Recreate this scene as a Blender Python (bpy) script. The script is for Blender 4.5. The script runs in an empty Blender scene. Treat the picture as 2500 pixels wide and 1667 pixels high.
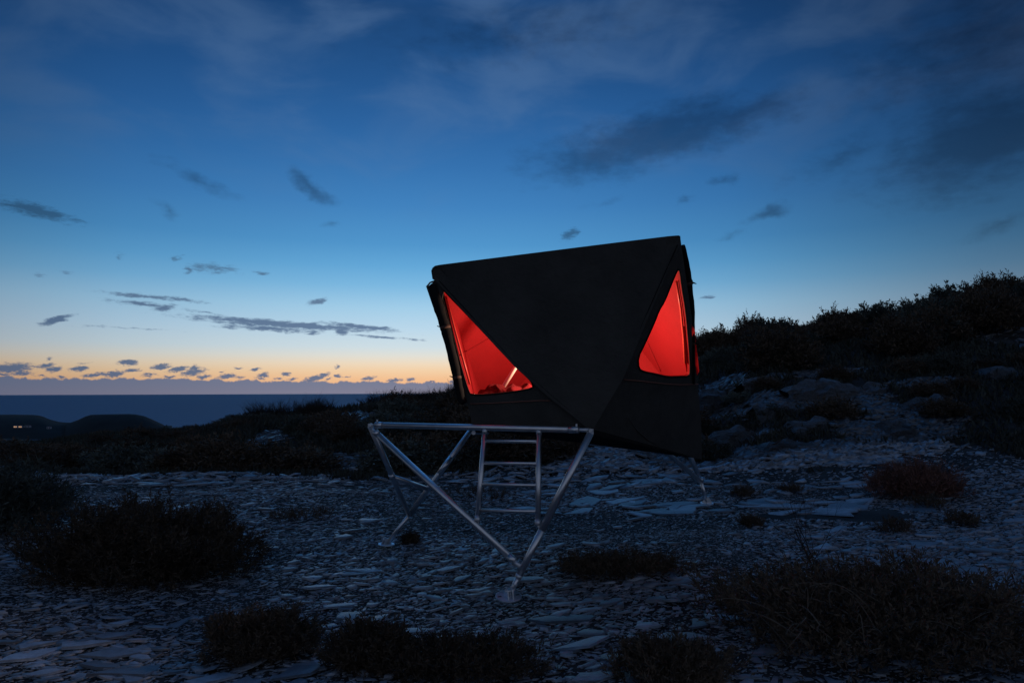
import bpy, bmesh, math, random
import numpy as np
from mathutils import Vector, Matrix
from mathutils.geometry import tessellate_polygon

random.seed(7)
rng = np.random.default_rng(7)
scene = bpy.context.scene
COL = scene.collection

# ------------------------------------------------------------------ camera
EYE = 1.87
F = 1667.0
PITCH = math.radians(4.24)
ROLL = math.radians(-0.2)
cam_d = bpy.data.cameras.new('camera')
cam_d.lens = 24.0
cam_d.sensor_width = 36.0
cam_d.clip_start = 0.05
cam_d.clip_end = 200000.0
cam = bpy.data.objects.new('camera', cam_d)
COL.objects.link(cam)
cam.location = (0, 0, EYE)
CAMROT = Matrix.Rotation(math.pi / 2 + PITCH, 4, 'X') @ Matrix.Rotation(ROLL, 4, 'Z')
cam.rotation_euler = CAMROT.to_euler()
scene.camera = cam
R3 = CAMROT.to_3x3()


def ray(u, v):
    return R3 @ Vector(((u - 1250.0) / F, -(v - 833.5) / F, -1.0))


def pix(u, v, y):
    """point seen at photo pixel (u, v) at distance y ahead of the camera"""
    d = ray(u, v)
    return Vector((0, 0, EYE)) + d * (y / d.y)


def pix_plane(u, v, p, n):
    d = ray(u, v)
    o = Vector((0, 0, EYE))
    return o + d * ((p - o).dot(n) / d.dot(n))


def azel(u, v):
    d = ray(u, v).normalized()
    return math.atan2(d.x, d.y), math.asin(d.z)


def lin(r, g, b):
    def f(c):
        c = c / 255.0
        return c / 12.92 if c <= 0.04045 else ((c + 0.055) / 1.055) ** 2.4
    return (f(r), f(g), f(b), 1.0)


# ------------------------------------------------------------------ world: the sky after sunset
world = bpy.data.worlds.new('World')
scene.world = world
world.use_nodes = True
nt = world.node_tree
for n in list(nt.nodes):
    nt.nodes.remove(n)
N = nt.nodes
L = nt.links


def node(tree, t, **kw):
    n = tree.nodes.new(t)
    for k, v in kw.items():
        setattr(n, k, v)
    return n


def mth(op, a, b=None, c=None, tree=None, clamp=False):
    tree = tree or nt
    n = tree.nodes.new('ShaderNodeMath')
    n.operation = op
    n.use_clamp = clamp
    for i, x in enumerate((a, b, c)):
        if x is None:
            continue
        if isinstance(x, (int, float)):
            n.inputs[i].default_value = x
        else:
            tree.links.new(x, n.inputs[i])
    return n.outputs[0]


def mixc(fac, a, b, tree=None, blend='MIX'):
    tree = tree or nt
    n = tree.nodes.new('ShaderNodeMix')
    n.data_type = 'RGBA'
    n.blend_type = blend
    n.clamp_factor = True
    for i, x in ((0, fac), (6, a), (7, b)):
        if isinstance(x, (int, float)):
            n.inputs[i].default_value = x
        elif isinstance(x, tuple):
            n.inputs[i].default_value = x
        else:
            tree.links.new(x, n.inputs[i])
    return n.outputs[2]


def ramp(fac, stops, tree=None, interp='LINEAR'):
    tree = tree or nt
    n = tree.nodes.new('ShaderNodeValToRGB')
    cr = n.color_ramp
    cr.interpolation = interp
    while len(cr.elements) < len(stops):
        cr.elements.new(1.0)
    for e, (p, c) in zip(cr.elements, stops):
        e.position = p
        e.color = c
    tree.links.new(fac, n.inputs[0])
    return n.outputs[0]


def smooth(x, a, b, tree=None):
    tree = tree or nt
    n = tree.nodes.new('ShaderNodeMapRange')
    n.interpolation_type = 'SMOOTHSTEP'
    tree.links.new(x, n.inputs[0])
    n.inputs[1].default_value = a
    n.inputs[2].default_value = b
    return n.outputs[0]


SUN_AZ = math.radians(-6.0)          # where the sun went down (left of the view axis)
tc = node(nt, 'ShaderNodeTexCoord')
nrm = node(nt, 'ShaderNodeVectorMath', operation='NORMALIZE')
L.new(tc.outputs['Generated'], nrm.inputs[0])
sep = node(nt, 'ShaderNodeSeparateXYZ')
L.new(nrm.outputs[0], sep.inputs[0])
el = mth('ARCSINE', sep.outputs['Z'])
az = mth('ARCTAN2', sep.outputs['X'], sep.outputs['Y'])
eld = mth('MULTIPLY', el, 180 / math.pi)
elpos = mth('DIVIDE', eld, 60.0, clamp=True)
stops = [(0.0, (243, 176, 128)), (1.1, (247, 195, 148)), (1.8, (247, 211, 170)), (2.4, (243, 222, 194)), (3.0, (229, 227, 217)),
         (3.7, (211, 226, 232)), (5.2, (190, 219, 238)), (7.0, (164, 208, 236)), (8.8, (126, 187, 228)),
         (10.4, (101, 170, 219)), (12.2, (82, 152, 207)), (15.3, (66, 132, 193)), (18.5, (54, 115, 177)),
         (21.5, (45, 101, 162)), (24.4, (38, 89, 147)), (27.2, (33, 79, 133)), (30.0, (29, 70, 120)),
         (38.0, (36, 92, 160)), (60.0, (54, 128, 205))]  # overhead stops lie out of view, brightened to throw more light on the ground
glow = ramp(elpos, [(e / 60.0, lin(*c)) for e, c in stops])
# fall-off of the twilight arch away from the sunset direction
daz = mth('SUBTRACT', az, SUN_AZ)
daz = mth('ABSOLUTE', mth('SUBTRACT', mth('MODULO', mth('ADD', daz, 3 * math.pi), 2 * math.pi), math.pi))
fall = mth('EXPONENT', mth('MULTIPLY', mth('POWER', mth('DIVIDE', daz, math.radians(40)), 2.0), -1.0))
fallc = ramp(fall, [(0.0, (0.20, 0.15, 0.15, 1)), (0.35, (0.40, 0.38, 0.40, 1)), (0.7, (0.73, 0.76, 0.79, 1)), (1.0, (1, 1, 1, 1))])
skyc = mixc(1.0, glow, fallc, blend='MULTIPLY')
# physical twilight sky underneath
nish = node(nt, 'ShaderNodeTexSky', sky_type='NISHITA')
nish.sun_disc = False
nish.sun_elevation = math.radians(-3.0)
nish.sun_rotation = SUN_AZ
nish.altitude = 150
nmul = node(nt, 'ShaderNodeVectorMath', operation='SCALE')
L.new(nish.outputs[0], nmul.inputs[0])
nmul.inputs['Scale'].default_value = 0.1
skyc = mixc(0.03, skyc, nmul.outputs[0])
# blue-grey glow added to the unseen eastern sky to light the tent front
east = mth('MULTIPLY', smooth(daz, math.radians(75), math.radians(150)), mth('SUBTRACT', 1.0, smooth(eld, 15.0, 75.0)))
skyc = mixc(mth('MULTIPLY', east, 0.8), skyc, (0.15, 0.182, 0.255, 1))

# --- clouds, placed by direction (azimuth, elevation)
comb = node(nt, 'ShaderNodeCombineXYZ')
L.new(az, comb.inputs[0])
L.new(el, comb.inputs[1])


def noise(scale, detail, rough, vec, tree=None, dist=0.0):
    tree = tree or nt
    n = tree.nodes.new('ShaderNodeTexNoise')
    n.inputs['Scale'].default_value = scale
    n.inputs['Detail'].default_value = detail
    n.inputs['Roughness'].default_value = rough
    n.inputs['Distortion'].default_value = dist
    tree.links.new(vec, n.inputs['Vector'])
    return n


def vmul(vec, t, tree=None):
    tree = tree or nt
    n = tree.nodes.new('ShaderNodeVectorMath')
    n.operation = 'MULTIPLY'
    tree.links.new(vec, n.inputs[0])
    n.inputs[1].default_value = t
    return n.outputs[0]


def vadd(a, b, tree=None):
    tree = tree or nt
    n = tree.nodes.new('ShaderNodeVectorMath')
    n.operation = 'ADD'
    for i, x in enumerate((a, b)):
        if isinstance(x, tuple):
            n.inputs[i].default_value = x
        else:
            tree.links.new(x, n.inputs[i])
    return n.outputs[0]


def warped(scale, stretch, amp, seed):
    v = vadd(vmul(comb.outputs[0], (1.0, stretch, 1.0)), (seed, seed * 0.7, seed))
    n = noise(scale, 4, 0.62, v)
    off = vmul(vadd(n.outputs['Color'], (-0.5, -0.5, -0.5)), amp)
    return vadd(comb.outputs[0], off)


def blobs(vec, items, chain):
    """union of tilted ellipses given in photo pixels: centre u, v, half width, half height, tilt(deg), weight"""
    acc = None
    for (u, v, w, h, tilt, wt) in items:
        a0, e0 = azel(u, v)
        m = nt.nodes.new('ShaderNodeMapping')
        m.vector_type = 'TEXTURE'
        m.inputs['Location'].default_value = (a0, e0, 0)
        m.inputs['Rotation'].default_value = (0, 0, math.radians(tilt))
        m.inputs['Scale'].default_value = (w / F, h / F, 1.0)
        if chain[0] is None:
            L.new(vec, m.inputs['Vector'])
        else:                      # evaluate one ellipse after another (keeps the shader's stack small)
            sq = nt.nodes.new('ShaderNodeVectorMath')
            sq.operation = 'MULTIPLY_ADD'
            L.new(chain[0], sq.inputs[0])
            sq.inputs[1].default_value = (1e-9, 1e-9, 1e-9)
            L.new(vec, sq.inputs[2])
            L.new(sq.outputs[0], m.inputs['Vector'])
        ln = nt.nodes.new('ShaderNodeVectorMath')
        ln.operation = 'LENGTH'
        L.new(m.outputs[0], ln.inputs[0])
        d = mth('MULTIPLY', mth('SUBTRACT', 1.0, ln.outputs['Value']), wt)
        acc = d if acc is None else mth('MAXIMUM', acc, d)
        chain[0] = acc
    return acc


# small cumulus row over the sea: u, v, half w, half h, tilt, weight
small = [(28, 898, 48, 13, 4, 1.2), (52, 911, 26, 7, 3, 1.1), (10, 913, 22, 4, 0, .8), (113, 893, 20, 7, 8, 1), (130, 901, 19, 8, 6, 1.2), (80, 894, 12, 3, 0, .8),
         (120, 875, 9, 5, 5, .9), (192, 900, 24, 7, 8, 1.2), (234, 915, 32, 7, 8, 1.1), (280, 912, 26, 9, 12, 1.2), (322, 905, 22, 5, 8, 1.1), (312, 884, 25, 8, 3, 1.3),
         (392, 895, 27, 8, 8, 1.2), (435, 901, 28, 8, 14, 1.1), (472, 908, 34, 10, 10, 1.2), (474, 898, 12, 8, 20, 1.1), (497, 919, 22, 7, 4, 1.1), (414, 920, 20, 4, 4, 1), (365, 914, 18, 5, 4, .8), (362, 919, 14, 4, 0, .8),
         (541, 907, 9, 3, 0, .9), (553, 918, 28, 8, 10, 1.1), (581, 899, 12, 4, 0, 1.2), (623, 902, 15, 5, 14, 1.2), (580, 920, 18, 5, 0, .7), (641, 916, 18, 8, 10, 1.2), (638, 925, 9, 4, 0, .9), (698, 913, 14, 5, 4, 1.1), (678, 924, 14, 4, 8, .8), (714, 925, 14, 5, 14, .9),
         (768, 924, 34, 9, 14, 1.25), (790, 916, 22, 6, 12, 1.1), (824, 895, 8, 6, 10, .8), (824, 918, 12, 6, 4, 1.2), (845, 919, 18, 2, 0, .8), (801, 925, 10, 4, 14, .8), (898, 924, 22, 7, 8, 1.1), (965, 928, 26, 6, 5, 1.1), (1002, 927, 14, 6, 10, 1.1), (1054, 931, 11, 4, 10, .9), (1104, 931, 12, 5, 5, 1),
         (150, 922, 12, 4, 0, .8), (100, 917, 14, 3, 0, .6), (205, 886, 16, 3, 8, .5)]
streak = [(700, 792, 290, 11, -3, 1.35), (660, 802, 150, 9, -2, 1.1), (880, 797, 120, 8, -5, 1.2), (600, 790, 130, 5, -2, .9), (765, 812, 28, 10, 0, .9), (833, 810, 26, 10, 0, 1.2), (920, 822, 90, 5, -3, .9), (1000, 828, 55, 4, -4, .8),
          (350, 724, 120, 6, -3, .9), (430, 730, 80, 6, -5, .8), (340, 741, 80, 7, -3, 1), (395, 752, 34, 11, 8, 1.2), (140, 781, 36, 9, 26, 1.25), (773, 736, 28, 11, 12, 1.2), (500, 762, 70, 5, -7, .6),
          (300, 800, 130, 3, -1, .5), (1790, 822, 110, 10, 0, 1.4), (1730, 726, 20, 6, 3, 1), (1395, 572, 32, 16, 24, 1.15), (90, 515, 92, 19, -8, 1.05), (20, 500, 60, 14, 0, .7), (520, 655, 70, 17, -2, .7), (455, 658, 14, 13, 5, .8), (640, 668, 24, 7, -4, .8), (430, 630, 18, 8, 25, .7), (290, 626, 12, 9, 20, .5), (95, 671, 12, 6, 0, .5), (160, 663, 20, 6, -8, .4)]
soft = [(1600, 335, 340, 80, 8, 1.0), (1470, 385, 250, 75, 6, .8), (1790, 290, 210, 60, 8, .75), (760, 452, 70, 28, -38, .85), (490, 440, 100, 20, -24, .5), (395, 505, 34, 16, -20, .4), (785, 540, 26, 12, -5, .4),
        (1870, 520, 64, 20, 16, .8), (1770, 440, 40, 18, 20, .5), (1480, 495, 60, 14, 10, .4), (1680, 490, 26, 14, 0, .5), (1790, 570, 34, 13, 12, .45), (2420, 330, 280, 140, 14, .95), (2060, 380, 150, 40, 18, .35), (2440, 555, 80, 18, 10, .4), (2380, 110, 300, 140, 10, .55), (1250, 90, 420, 70, 4, .35)]

# thin high veil that picks up a little grey light
n4 = noise(5.0, 5, 0.52, vadd(vmul(comb.outputs[0], (1.0, 2.3, 1.0)), (1.3, 4.2, 0.0)), dist=0.4)
veil = mth('MULTIPLY', smooth(n4.outputs['Fac'], 0.40, 0.70), smooth(eld, 12.0, 22.0))
skyc = mixc(mth('MULTIPLY', veil, 0.33), skyc, mixc(1.0, lin(96, 128, 168), fallc, blend='MULTIPLY'))
low_col = mixc(fall, lin(44, 68, 100), lin(84, 108, 142))
hi_col = mixc(1.0, skyc, (0.50, 0.44, 0.44, 1), blend='MULTIPLY')
cl_col = mixc(smooth(eld, 5.0, 13.0), low_col, hi_col)
# cloud bank lying on the sea horizon
nb = noise(75, 5, 0.55, vmul(comb.outputs[0], (1.0, 0.5, 1.0)))
edge = mth('MULTIPLY_ADD', mth('SUBTRACT', nb.outputs['Fac'], 0.5), 0.9, mth('MULTIPLY_ADD', az, -0.62, 0.76))
bank = smooth(mth('SUBTRACT', edge, eld), -0.05, 0.10)
bank_col = mixc(fall, lin(44, 66, 95), lin(114, 123, 149))
bank_f = mth('MULTIPLY', bank, mth('MULTIPLY_ADD', smooth(eld, 0.0, 1.0), 0.04, 0.93))


def background(col):
    b_ = node(nt, 'ShaderNodeBackground')
    L.new(col, b_.inputs[0])
    b_.inputs[1].default_value = 1.0
    return b_.outputs[0]


def cloud_sky(win):
    """sky colour with the clouds that reach into one window of the sky (degrees az0, az1, el0, el1)"""
    a0, a1, e0, e1 = (math.radians(x) for x in win)
    chain = [None]
    col = skyc

    def pick(items, mw, mh):
        out = []
        for it in items:
            a, e = azel(it[0], it[1])
            tl = math.radians(it[4])
            w = (it[2] * abs(math.cos(tl)) + it[3] * abs(math.sin(tl))) / F + mw
            h = (it[3] * abs(math.cos(tl)) + it[2] * abs(math.sin(tl))) / F + mh
            if a + w > a0 and a - w < a1 and e + h > e0 and e - h < e1:
                out.append(it)
        return out

    so = pick(soft, 0.05, 0.03)
    if so:
        d3 = blobs(warped(14, 1.4, (0.07, 0.04, 0), 5.7), so, chain)
        n3 = noise(36, 6, 0.6, vmul(comb.outputs[0], (0.7, 1.5, 1.0)))
        d3 = mth('ADD', d3, mth('MULTIPLY', mth('SUBTRACT', n3.outputs['Fac'], 0.5), 0.9))
        chain[0] = d3
        col = mixc(mth('MULTIPLY', smooth(d3, -0.05, 0.8), 0.8), col, hi_col)
    stk = pick(streak, 0.02, 0.008)
    if stk:
        d2 = blobs(warped(42, 2.6, (0.030, 0.008, 0), 8.3), stk, chain)
        n2 = noise(150, 7, 0.68, vmul(comb.outputs[0], (0.45, 1.4, 1.0)))
        d2 = mth('ADD', d2, mth('MULTIPLY', mth('SUBTRACT', n2.outputs['Fac'], 0.5), 1.9))
        chain[0] = d2
        col = mixc(mth('MULTIPLY', smooth(d2, 0.05, 0.85), 0.9), col, cl_col)
    sm = pick(small, 0.012, 0.008)
    if sm:
        d1 = blobs(warped(120, 1.6, (0.014, 0.008, 0), 3.1), sm, chain)
        n1 = noise(330, 6, 0.68, vmul(comb.outputs[0], (0.55, 1.2, 1.0)))
        d1 = mth('ADD', d1, mth('MULTIPLY', mth('SUBTRACT', n1.outputs['Fac'], 0.5), 1.7))
        col = mixc(mth('MULTIPLY', smooth(d1, 0.02, 0.75), 0.92), col, low_col)
    if win[2] <= 0:
        col = mixc(bank_f, col, bank_col)
    return background(col)


def inside(win):
    a0, a1, e0, e1 = win
    azd = mth('MULTIPLY', az, 180 / math.pi)
    f = mth('MULTIPLY', mth('GREATER_THAN', azd, a0), mth('LESS_THAN', azd, a1))
    return mth('MULTIPLY', f, mth('MULTIPLY', mth('GREATER_THAN', eld, e0), mth('LESS_THAN', eld, e1)))


# only the part of the sky a ray really meets is worked out
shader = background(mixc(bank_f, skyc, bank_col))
for win in [(-48, -25, -1, 3.9), (-25, -1, -1, 3.9), (-48, -1, 3.9, 10.2), (-1, 48, 3.9, 10.2), (-48, -1, 10.2, 36), (-1, 48, 10.2, 36)]:
    mx = node(nt, 'ShaderNodeMixShader')
    L.new(inside(win), mx.inputs[0])
    L.new(shader, mx.inputs[1])
    L.new(cloud_sky(win), mx.inputs[2])
    shader = mx.outputs[0]
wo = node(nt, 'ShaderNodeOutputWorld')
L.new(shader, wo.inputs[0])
world.cycles.sampling_method = 'NONE'

scene.view_settings.view_transform = 'Standard'
scene.view_settings.look = 'None'
scene.view_settings.exposure = 0.0
scene.view_settings.gamma = 1.0
scene.view_settings.use_curve_mapping = False
scene.render.engine = 'CYCLES'
scene.cycles.use_denoising = True
scene.cycles.max_bounces = 5
scene.cycles.diffuse_bounces = 4
scene.cycles.caustics_reflective = False
scene.cycles.caustics_refractive = False
scene.cycles.sample_clamp_indirect = 4.0


# ------------------------------------------------------------------ materials
def mat(name, base, rough=0.7, metal=0.0, spec=0.5, var=0.0, vscale=3.0, bump=0.0, bscale=40.0, bdist=0.01, coord='Object', tint=None, perobj=0.0):
    m = bpy.data.materials.new(name)
    m.use_nodes = True
    t = m.node_tree
    b = t.nodes['Principled BSDF']
    b.inputs['Roughness'].default_value = rough
    b.inputs['Metallic'].default_value = metal
    b.inputs['Specular IOR Level'].default_value = spec
    c4 = (base[0], base[1], base[2], 1.0)
    b.inputs['Base Color'].default_value = c4
    tcn = t.nodes.new('ShaderNodeTexCoord')
    if var > 0 or tint:
        n = noise(vscale, 6, 0.62, tcn.outputs[coord], tree=t)
        f = ramp(n.outputs['Fac'], [(0.3, (0, 0, 0, 1)), (0.7, (1, 1, 1, 1))], tree=t)
        tb = tint or base
        lo = tuple(x * (1 - var) for x in base) + (1.0,)
        hi = tuple(x * (1 + var) for x in tb) + (1.0,)
        c = mixc(f, lo, hi, tree=t)
        if perobj > 0:
            oi = t.nodes.new('ShaderNodeObjectInfo')
            k = mth('MULTIPLY_ADD', oi.outputs['Random'], 2 * perobj, 1 - perobj, tree=t)
            sc = t.nodes.new('ShaderNodeVectorMath')
            sc.operation = 'SCALE'
            t.links.new(c, sc.inputs[0])
            t.links.new(k, sc.inputs['Scale'])
            c = sc.outputs[0]
        t.links.new(c, b.inputs['Base Color'])
    if bump > 0:
        n2 = noise(bscale, 8, 0.65, tcn.outputs[coord], tree=t)
        bp = t.nodes.new('ShaderNodeBump')
        bp.inputs['Strength'].default_value = bump
        bp.inputs['Distance'].default_value = bdist
        t.links.new(n2.outputs['Fac'], bp.inputs['Height'])
        t.links.new(bp.outputs[0], b.inputs['Normal'])
    return m


M = {}
M['soil'] = mat('shale_soil', (0.030, 0.030, 0.029), 0.9, spec=0.2, var=0.5, vscale=1.2, bump=0.9, bscale=14, bdist=0.05, tint=(0.055, 0.052, 0.05))
M['alu'] = mat('aluminium', (0.80, 0.81, 0.83), 0.36, 1.0, var=0.10, vscale=9, bump=0.06, bscale=60, bdist=0.003)
M['pole'] = mat('white_pole', (0.82, 0.76, 0.66), 0.35, 0.0)
M['winpole'] = mat('red_frame_tube', (0.75, 0.075, 0.05), 0.45)
M['steel'] = mat('galvanised_steel', (0.80, 0.81, 0.83), 0.50, 1.0, var=0.15, vscale=30)
M['canvas'] = mat('black_canvas', (0.070, 0.066, 0.059), 0.8, spec=0.3, var=0.25, vscale=2.2, bump=0.8, bscale=3.2, bdist=0.05)
M['canvas2'] = mat('black_edge_fabric', (0.012, 0.012, 0.013), 0.9, spec=0.2, bump=0.4, bscale=60, bdist=0.004)
M['lining'] = mat('red_lining', (0.30, 0.0085, 0.012), 0.8, spec=0.2, var=0.06, vscale=4, bump=0.3, bscale=5, bdist=0.02)
m = mat('red_screen_fabric', (0.5, 0.02, 0.025), 0.9)
t = m.node_tree
tr_ = t.nodes.new('ShaderNodeBsdfTranslucent')
tr_.inputs[0].default_value = (0.75, 0.03, 0.035, 1)
ms_ = t.nodes.new('ShaderNodeMixShader')
ms_.inputs[0].default_value = 0.35
t.links.new(t.nodes['Principled BSDF'].outputs[0], ms_.inputs[1])
t.links.new(tr_.outputs[0], ms_.inputs[2])
t.links.new(ms_.outputs[0], t.nodes['Material Output'].inputs[0])
M['pane'] = m
M['piping'] = mat('rust_piping', (0.26, 0.11, 0.08), 0.8)
M['strap'] = mat('strap_webbing', (0.10, 0.05, 0.035), 0.8)
M['bedding'] = mat('bedding_fabric', (0.11, 0.004, 0.006), 0.9, spec=0.1, var=0.5, vscale=7, bump=0.5, bscale=14, bdist=0.02)
M['mattress'] = mat('mattress_fabric', (0.30, 0.05, 0.05), 0.9)
M['leaf_gorse'] = mat('gorse_leaf', (0.105, 0.118, 0.098), 0.75, spec=0.25, var=0.5, vscale=2.5, perobj=0.5)
M['leaf_heather'] = mat('heather_leaf', (0.120, 0.088, 0.062), 0.8, spec=0.2, var=0.5, vscale=5, perobj=0.25)
M['leaf_brown'] = mat('dry_grass_blade', (0.22, 0.11, 0.085), 0.8, spec=0.2, var=0.4, vscale=5)
M['twig'] = mat('twig_bark', (0.045, 0.036, 0.030), 0.85, spec=0.2, var=0.4, vscale=8)
M['stem_pale'] = mat('pale_dead_stem', (0.16, 0.13, 0.10), 0.85, spec=0.2, var=0.4, vscale=8)
M['flower'] = mat('gorse_flower', (0.22, 0.16, 0.02), 0.8)
M['sea'] = None


def slate_mat(name, k=1.0, relief=0.55, dist=0.012, bs=24):
    m = bpy.data.materials.new(name)
    m.use_nodes = True
    t = m.node_tree
    b = t.nodes['Principled BSDF']
    tcn = t.nodes.new('ShaderNodeTexCoord')
    geo = t.nodes.new('ShaderNodeNewGeometry')
    wv = geo.outputs['Position']
    big = noise(0.45, 4, 0.6, wv, tree=t)
    fine = noise(9.0, 8, 0.7, wv, tree=t)
    isl = geo.outputs['Random Per Island']
    oi = t.nodes.new('ShaderNodeObjectInfo')
    rnd = mth('FRACT', mth('ADD', isl, oi.outputs['Random'], tree=t), tree=t)
    grey = mixc(rnd, (0.13 * k, 0.145 * k, 0.165 * k, 1), (0.50 * k, 0.54 * k, 0.60 * k, 1), tree=t)
    warm = mixc(rnd, (0.13 * k, 0.115 * k, 0.12 * k, 1), (0.42 * k, 0.375 * k, 0.38 * k, 1), tree=t)
    c = mixc(smooth(big.outputs['Fac'], 0.54, 0.76, tree=t), grey, warm, tree=t)
    c = mixc(mth('MULTIPLY', smooth(fine.outputs['Fac'], 0.35, 0.7, tree=t), 0.5, tree=t), c, (0.075, 0.074, 0.073, 1), tree=t)
    t.links.new(c, b.inputs['Base Color'])
    b.inputs['Roughness'].default_value = 0.38
    b.inputs['Specular IOR Level'].default_value = 0.65
    bp = t.nodes.new('ShaderNodeBump')
    bp.inputs['Strength'].default_value = relief
    bp.inputs['Distance'].default_value = dist
    bn = noise(bs, 8, 0.7, vmul(wv, (1, 1, 3), tree=t), tree=t)
    t.links.new(bn.outputs['Fac'], bp.inputs['Height'])
    t.links.new(bp.outputs[0], b.inputs['Normal'])
    return m


M['slate'] = slate_mat('slate')
M['rubble'] = slate_mat('bank_rubble', 0.34)
M['rock'] = slate_mat('outcrop_rock', 0.36, 1.0, 0.25, 3.0)
M['headland'] = mat('headland_heath', (0.035, 0.042, 0.045), 0.95, spec=0.1, var=0.35, vscale=0.004, tint=(0.045, 0.05, 0.045))
m = mat('emissive_window', (0.8, 0.5, 0.3), 0.5)
b = m.node_tree.nodes['Principled BSDF']
b.inputs['Emission Color'].default_value = (1.0, 0.55, 0.28, 1)
b.inputs['Emission Strength'].default_value = 0.55
M['litwin'] = m
m = mat('lantern_globe', (0.9, 0.6, 0.4), 0.5)
b = m.node_tree.nodes['Principled BSDF']
b.inputs['Emission Color'].default_value = (1.0, 0.62, 0.36, 1)
b.inputs['Emission Strength'].default_value = 12.0
M['globe'] = m
M['housewall'] = mat('rendered_wall', (0.45, 0.44, 0.42), 0.9)
M['houseroof'] = mat('slate_roof', (0.08, 0.08, 0.09), 0.8)


def sea_mat():
    m = bpy.data.materials.new('sea_water')
    m.use_nodes = True
    t = m.node_tree
    b = t.nodes['Principled BSDF']
    b.inputs['Base Color'].default_value = (0.085, 0.205, 0.345, 1)
    b.inputs['Roughness'].default_value = 0.55
    b.inputs['IOR'].default_value = 1.2
    tcn = t.nodes.new('ShaderNodeTexCoord')
    n = noise(0.006, 6, 0.7, vmul(tcn.outputs['Object'], (1, 0.6, 1), tree=t), tree=t)
    bp = t.nodes.new('ShaderNodeBump')
    bp.inputs['Strength'].default_value = 1.0
    bp.inputs['Distance'].default_value = 60.0
    t.links.new(n.outputs['Fac'], bp.inputs['Height'])
    t.links.new(bp.outputs[0], b.inputs['Normal'])
    return m


M['sea'] = sea_mat()

# ------------------------------------------------------------------ object helpers
ORG = {}


def link(o):
    COL.objects.link(o)
    return o


def props(o, label=None, cat=None, group=None, kind=None):
    if label:
        o['label'] = label
    if cat:
        o['category'] = cat
    if group:
        o['group'] = group
    if kind:
        o['kind'] = kind
    return o


def thing(name, loc, label, cat, group=None):
    o = bpy.data.objects.new(name, None)
    o.empty_display_size = 0.1
    link(o)
    o.location = loc
    ORG[o.name] = Vector(loc)
    return props(o, label, cat, group)


def np_mesh(name, verts, loops, starts, totals, smooth_=False):
    me = bpy.data.meshes.new(name)
    verts = np.asarray(verts, dtype=np.float32)
    me.vertices.add(len(verts))
    me.vertices.foreach_set('co', verts.ravel())
    me.loops.add(len(loops))
    me.loops.foreach_set('vertex_index', np.asarray(loops, dtype=np.int32))
    me.polygons.add(len(starts))
    me.polygons.foreach_set('loop_start', np.asarray(starts, dtype=np.int32))
    me.polygons.foreach_set('loop_total', np.asarray(totals, dtype=np.int32))
    if smooth_:
        me.polygons.foreach_set('use_smooth', np.ones(len(starts), dtype=bool))
    me.update(calc_edges=True)
    return me


def mk(name, verts, faces, material, parent=None, origin=None, smooth_=False):
    """mesh object from world-space verts; local to its parent or to origin"""
    if parent is not None:
        org = ORG[parent.name]
        oo = org
    else:
        org = Vector(origin) if origin is not None else Vector((0, 0, 0))
    me = bpy.data.meshes.new(name)
    me.from_pydata([tuple(Vector(v) - org) for v in verts], [], faces)
    me.materials.append(material)
    if smooth_:
        for p in me.polygons:
            p.use_smooth = True
    me.update()
    o = bpy.data.objects.new(name, me)
    link(o)
    if parent is not None:
        o.parent = parent
    else:
        o.location = org
    ORG[o.name] = org
    return o


def tube_data(path, radii, n=12, caps=True):
    path = [Vector(p) for p in path]
    vs, fs = [], []
    t0 = (path[1] - path[0]).normalized()
    ref = Vector((0, 0, 1)) if abs(t0.z) < 0.9 else Vector((1, 0, 0))
    a = t0.cross(ref).normalized()
    for i, p in enumerate(path):
        if i == 0:
            t = path[1] - path[0]
        elif i == len(path) - 1:
            t = path[-1] - path[-2]
        else:
            t = path[i + 1] - path[i - 1]
        t.normalize()
        a = (a - t * a.dot(t)).normalized()
        bb = t.cross(a)
        r = radii[i] if isinstance(radii, (list, tuple)) else radii
        for k in range(n):
            an = 2 * math.pi * k / n
            vs.append(p + a * (math.cos(an) * r) + bb * (math.sin(an) * r))
    for i in range(len(path) - 1):
        for k in range(n):
            k2 = (k + 1) % n
            fs.append((i * n + k, i * n + k2, (i + 1) * n + k2, (i + 1) * n + k))
    if caps:
        fs.append(tuple(reversed(range(n))))
        fs.append(tuple((len(path) - 1) * n + k for k in range(n)))
    return vs, fs


def tube(name, path, radii, material, parent, n=14, smooth_=True):
    vs, fs = tube_data(path, radii, n)
    o = mk(name, vs, fs, material, parent, smooth_=False)
    for p in o.data.polygons:
        p.use_smooth = smooth_ and len(p.vertices) == 4
    return o


class Col:
    """collects shapes for one mesh"""
    def __init__(self):
        self.v, self.f = [], []

    def add(self, vs, fs):
        o = len(self.v)
        self.v += [Vector(x) for x in vs]
        self.f += [tuple(i + o for i in f) for f in fs]

    def tube(self, path, r, n=10):
        self.add(*tube_data(path, r, n))

    def box(self, c, ax, ay, az_):
        c = Vector(c)
        vs = []
        for sx in (-1, 1):
            for sy in (-1, 1):
                for sz in (-1, 1):
                    vs.append(c + ax * sx + ay * sy + az_ * sz)
        self.add(vs, [(0, 1, 3, 2), (4, 6, 7, 5), (0, 4, 5, 1), (2, 3, 7, 6), (0, 2, 6, 4), (1, 5, 7, 3)])

    def build(self, name, material, parent=None, origin=None, smooth_=False):
        return mk(name, self.v, self.f, material, parent, origin, smooth_)


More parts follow.
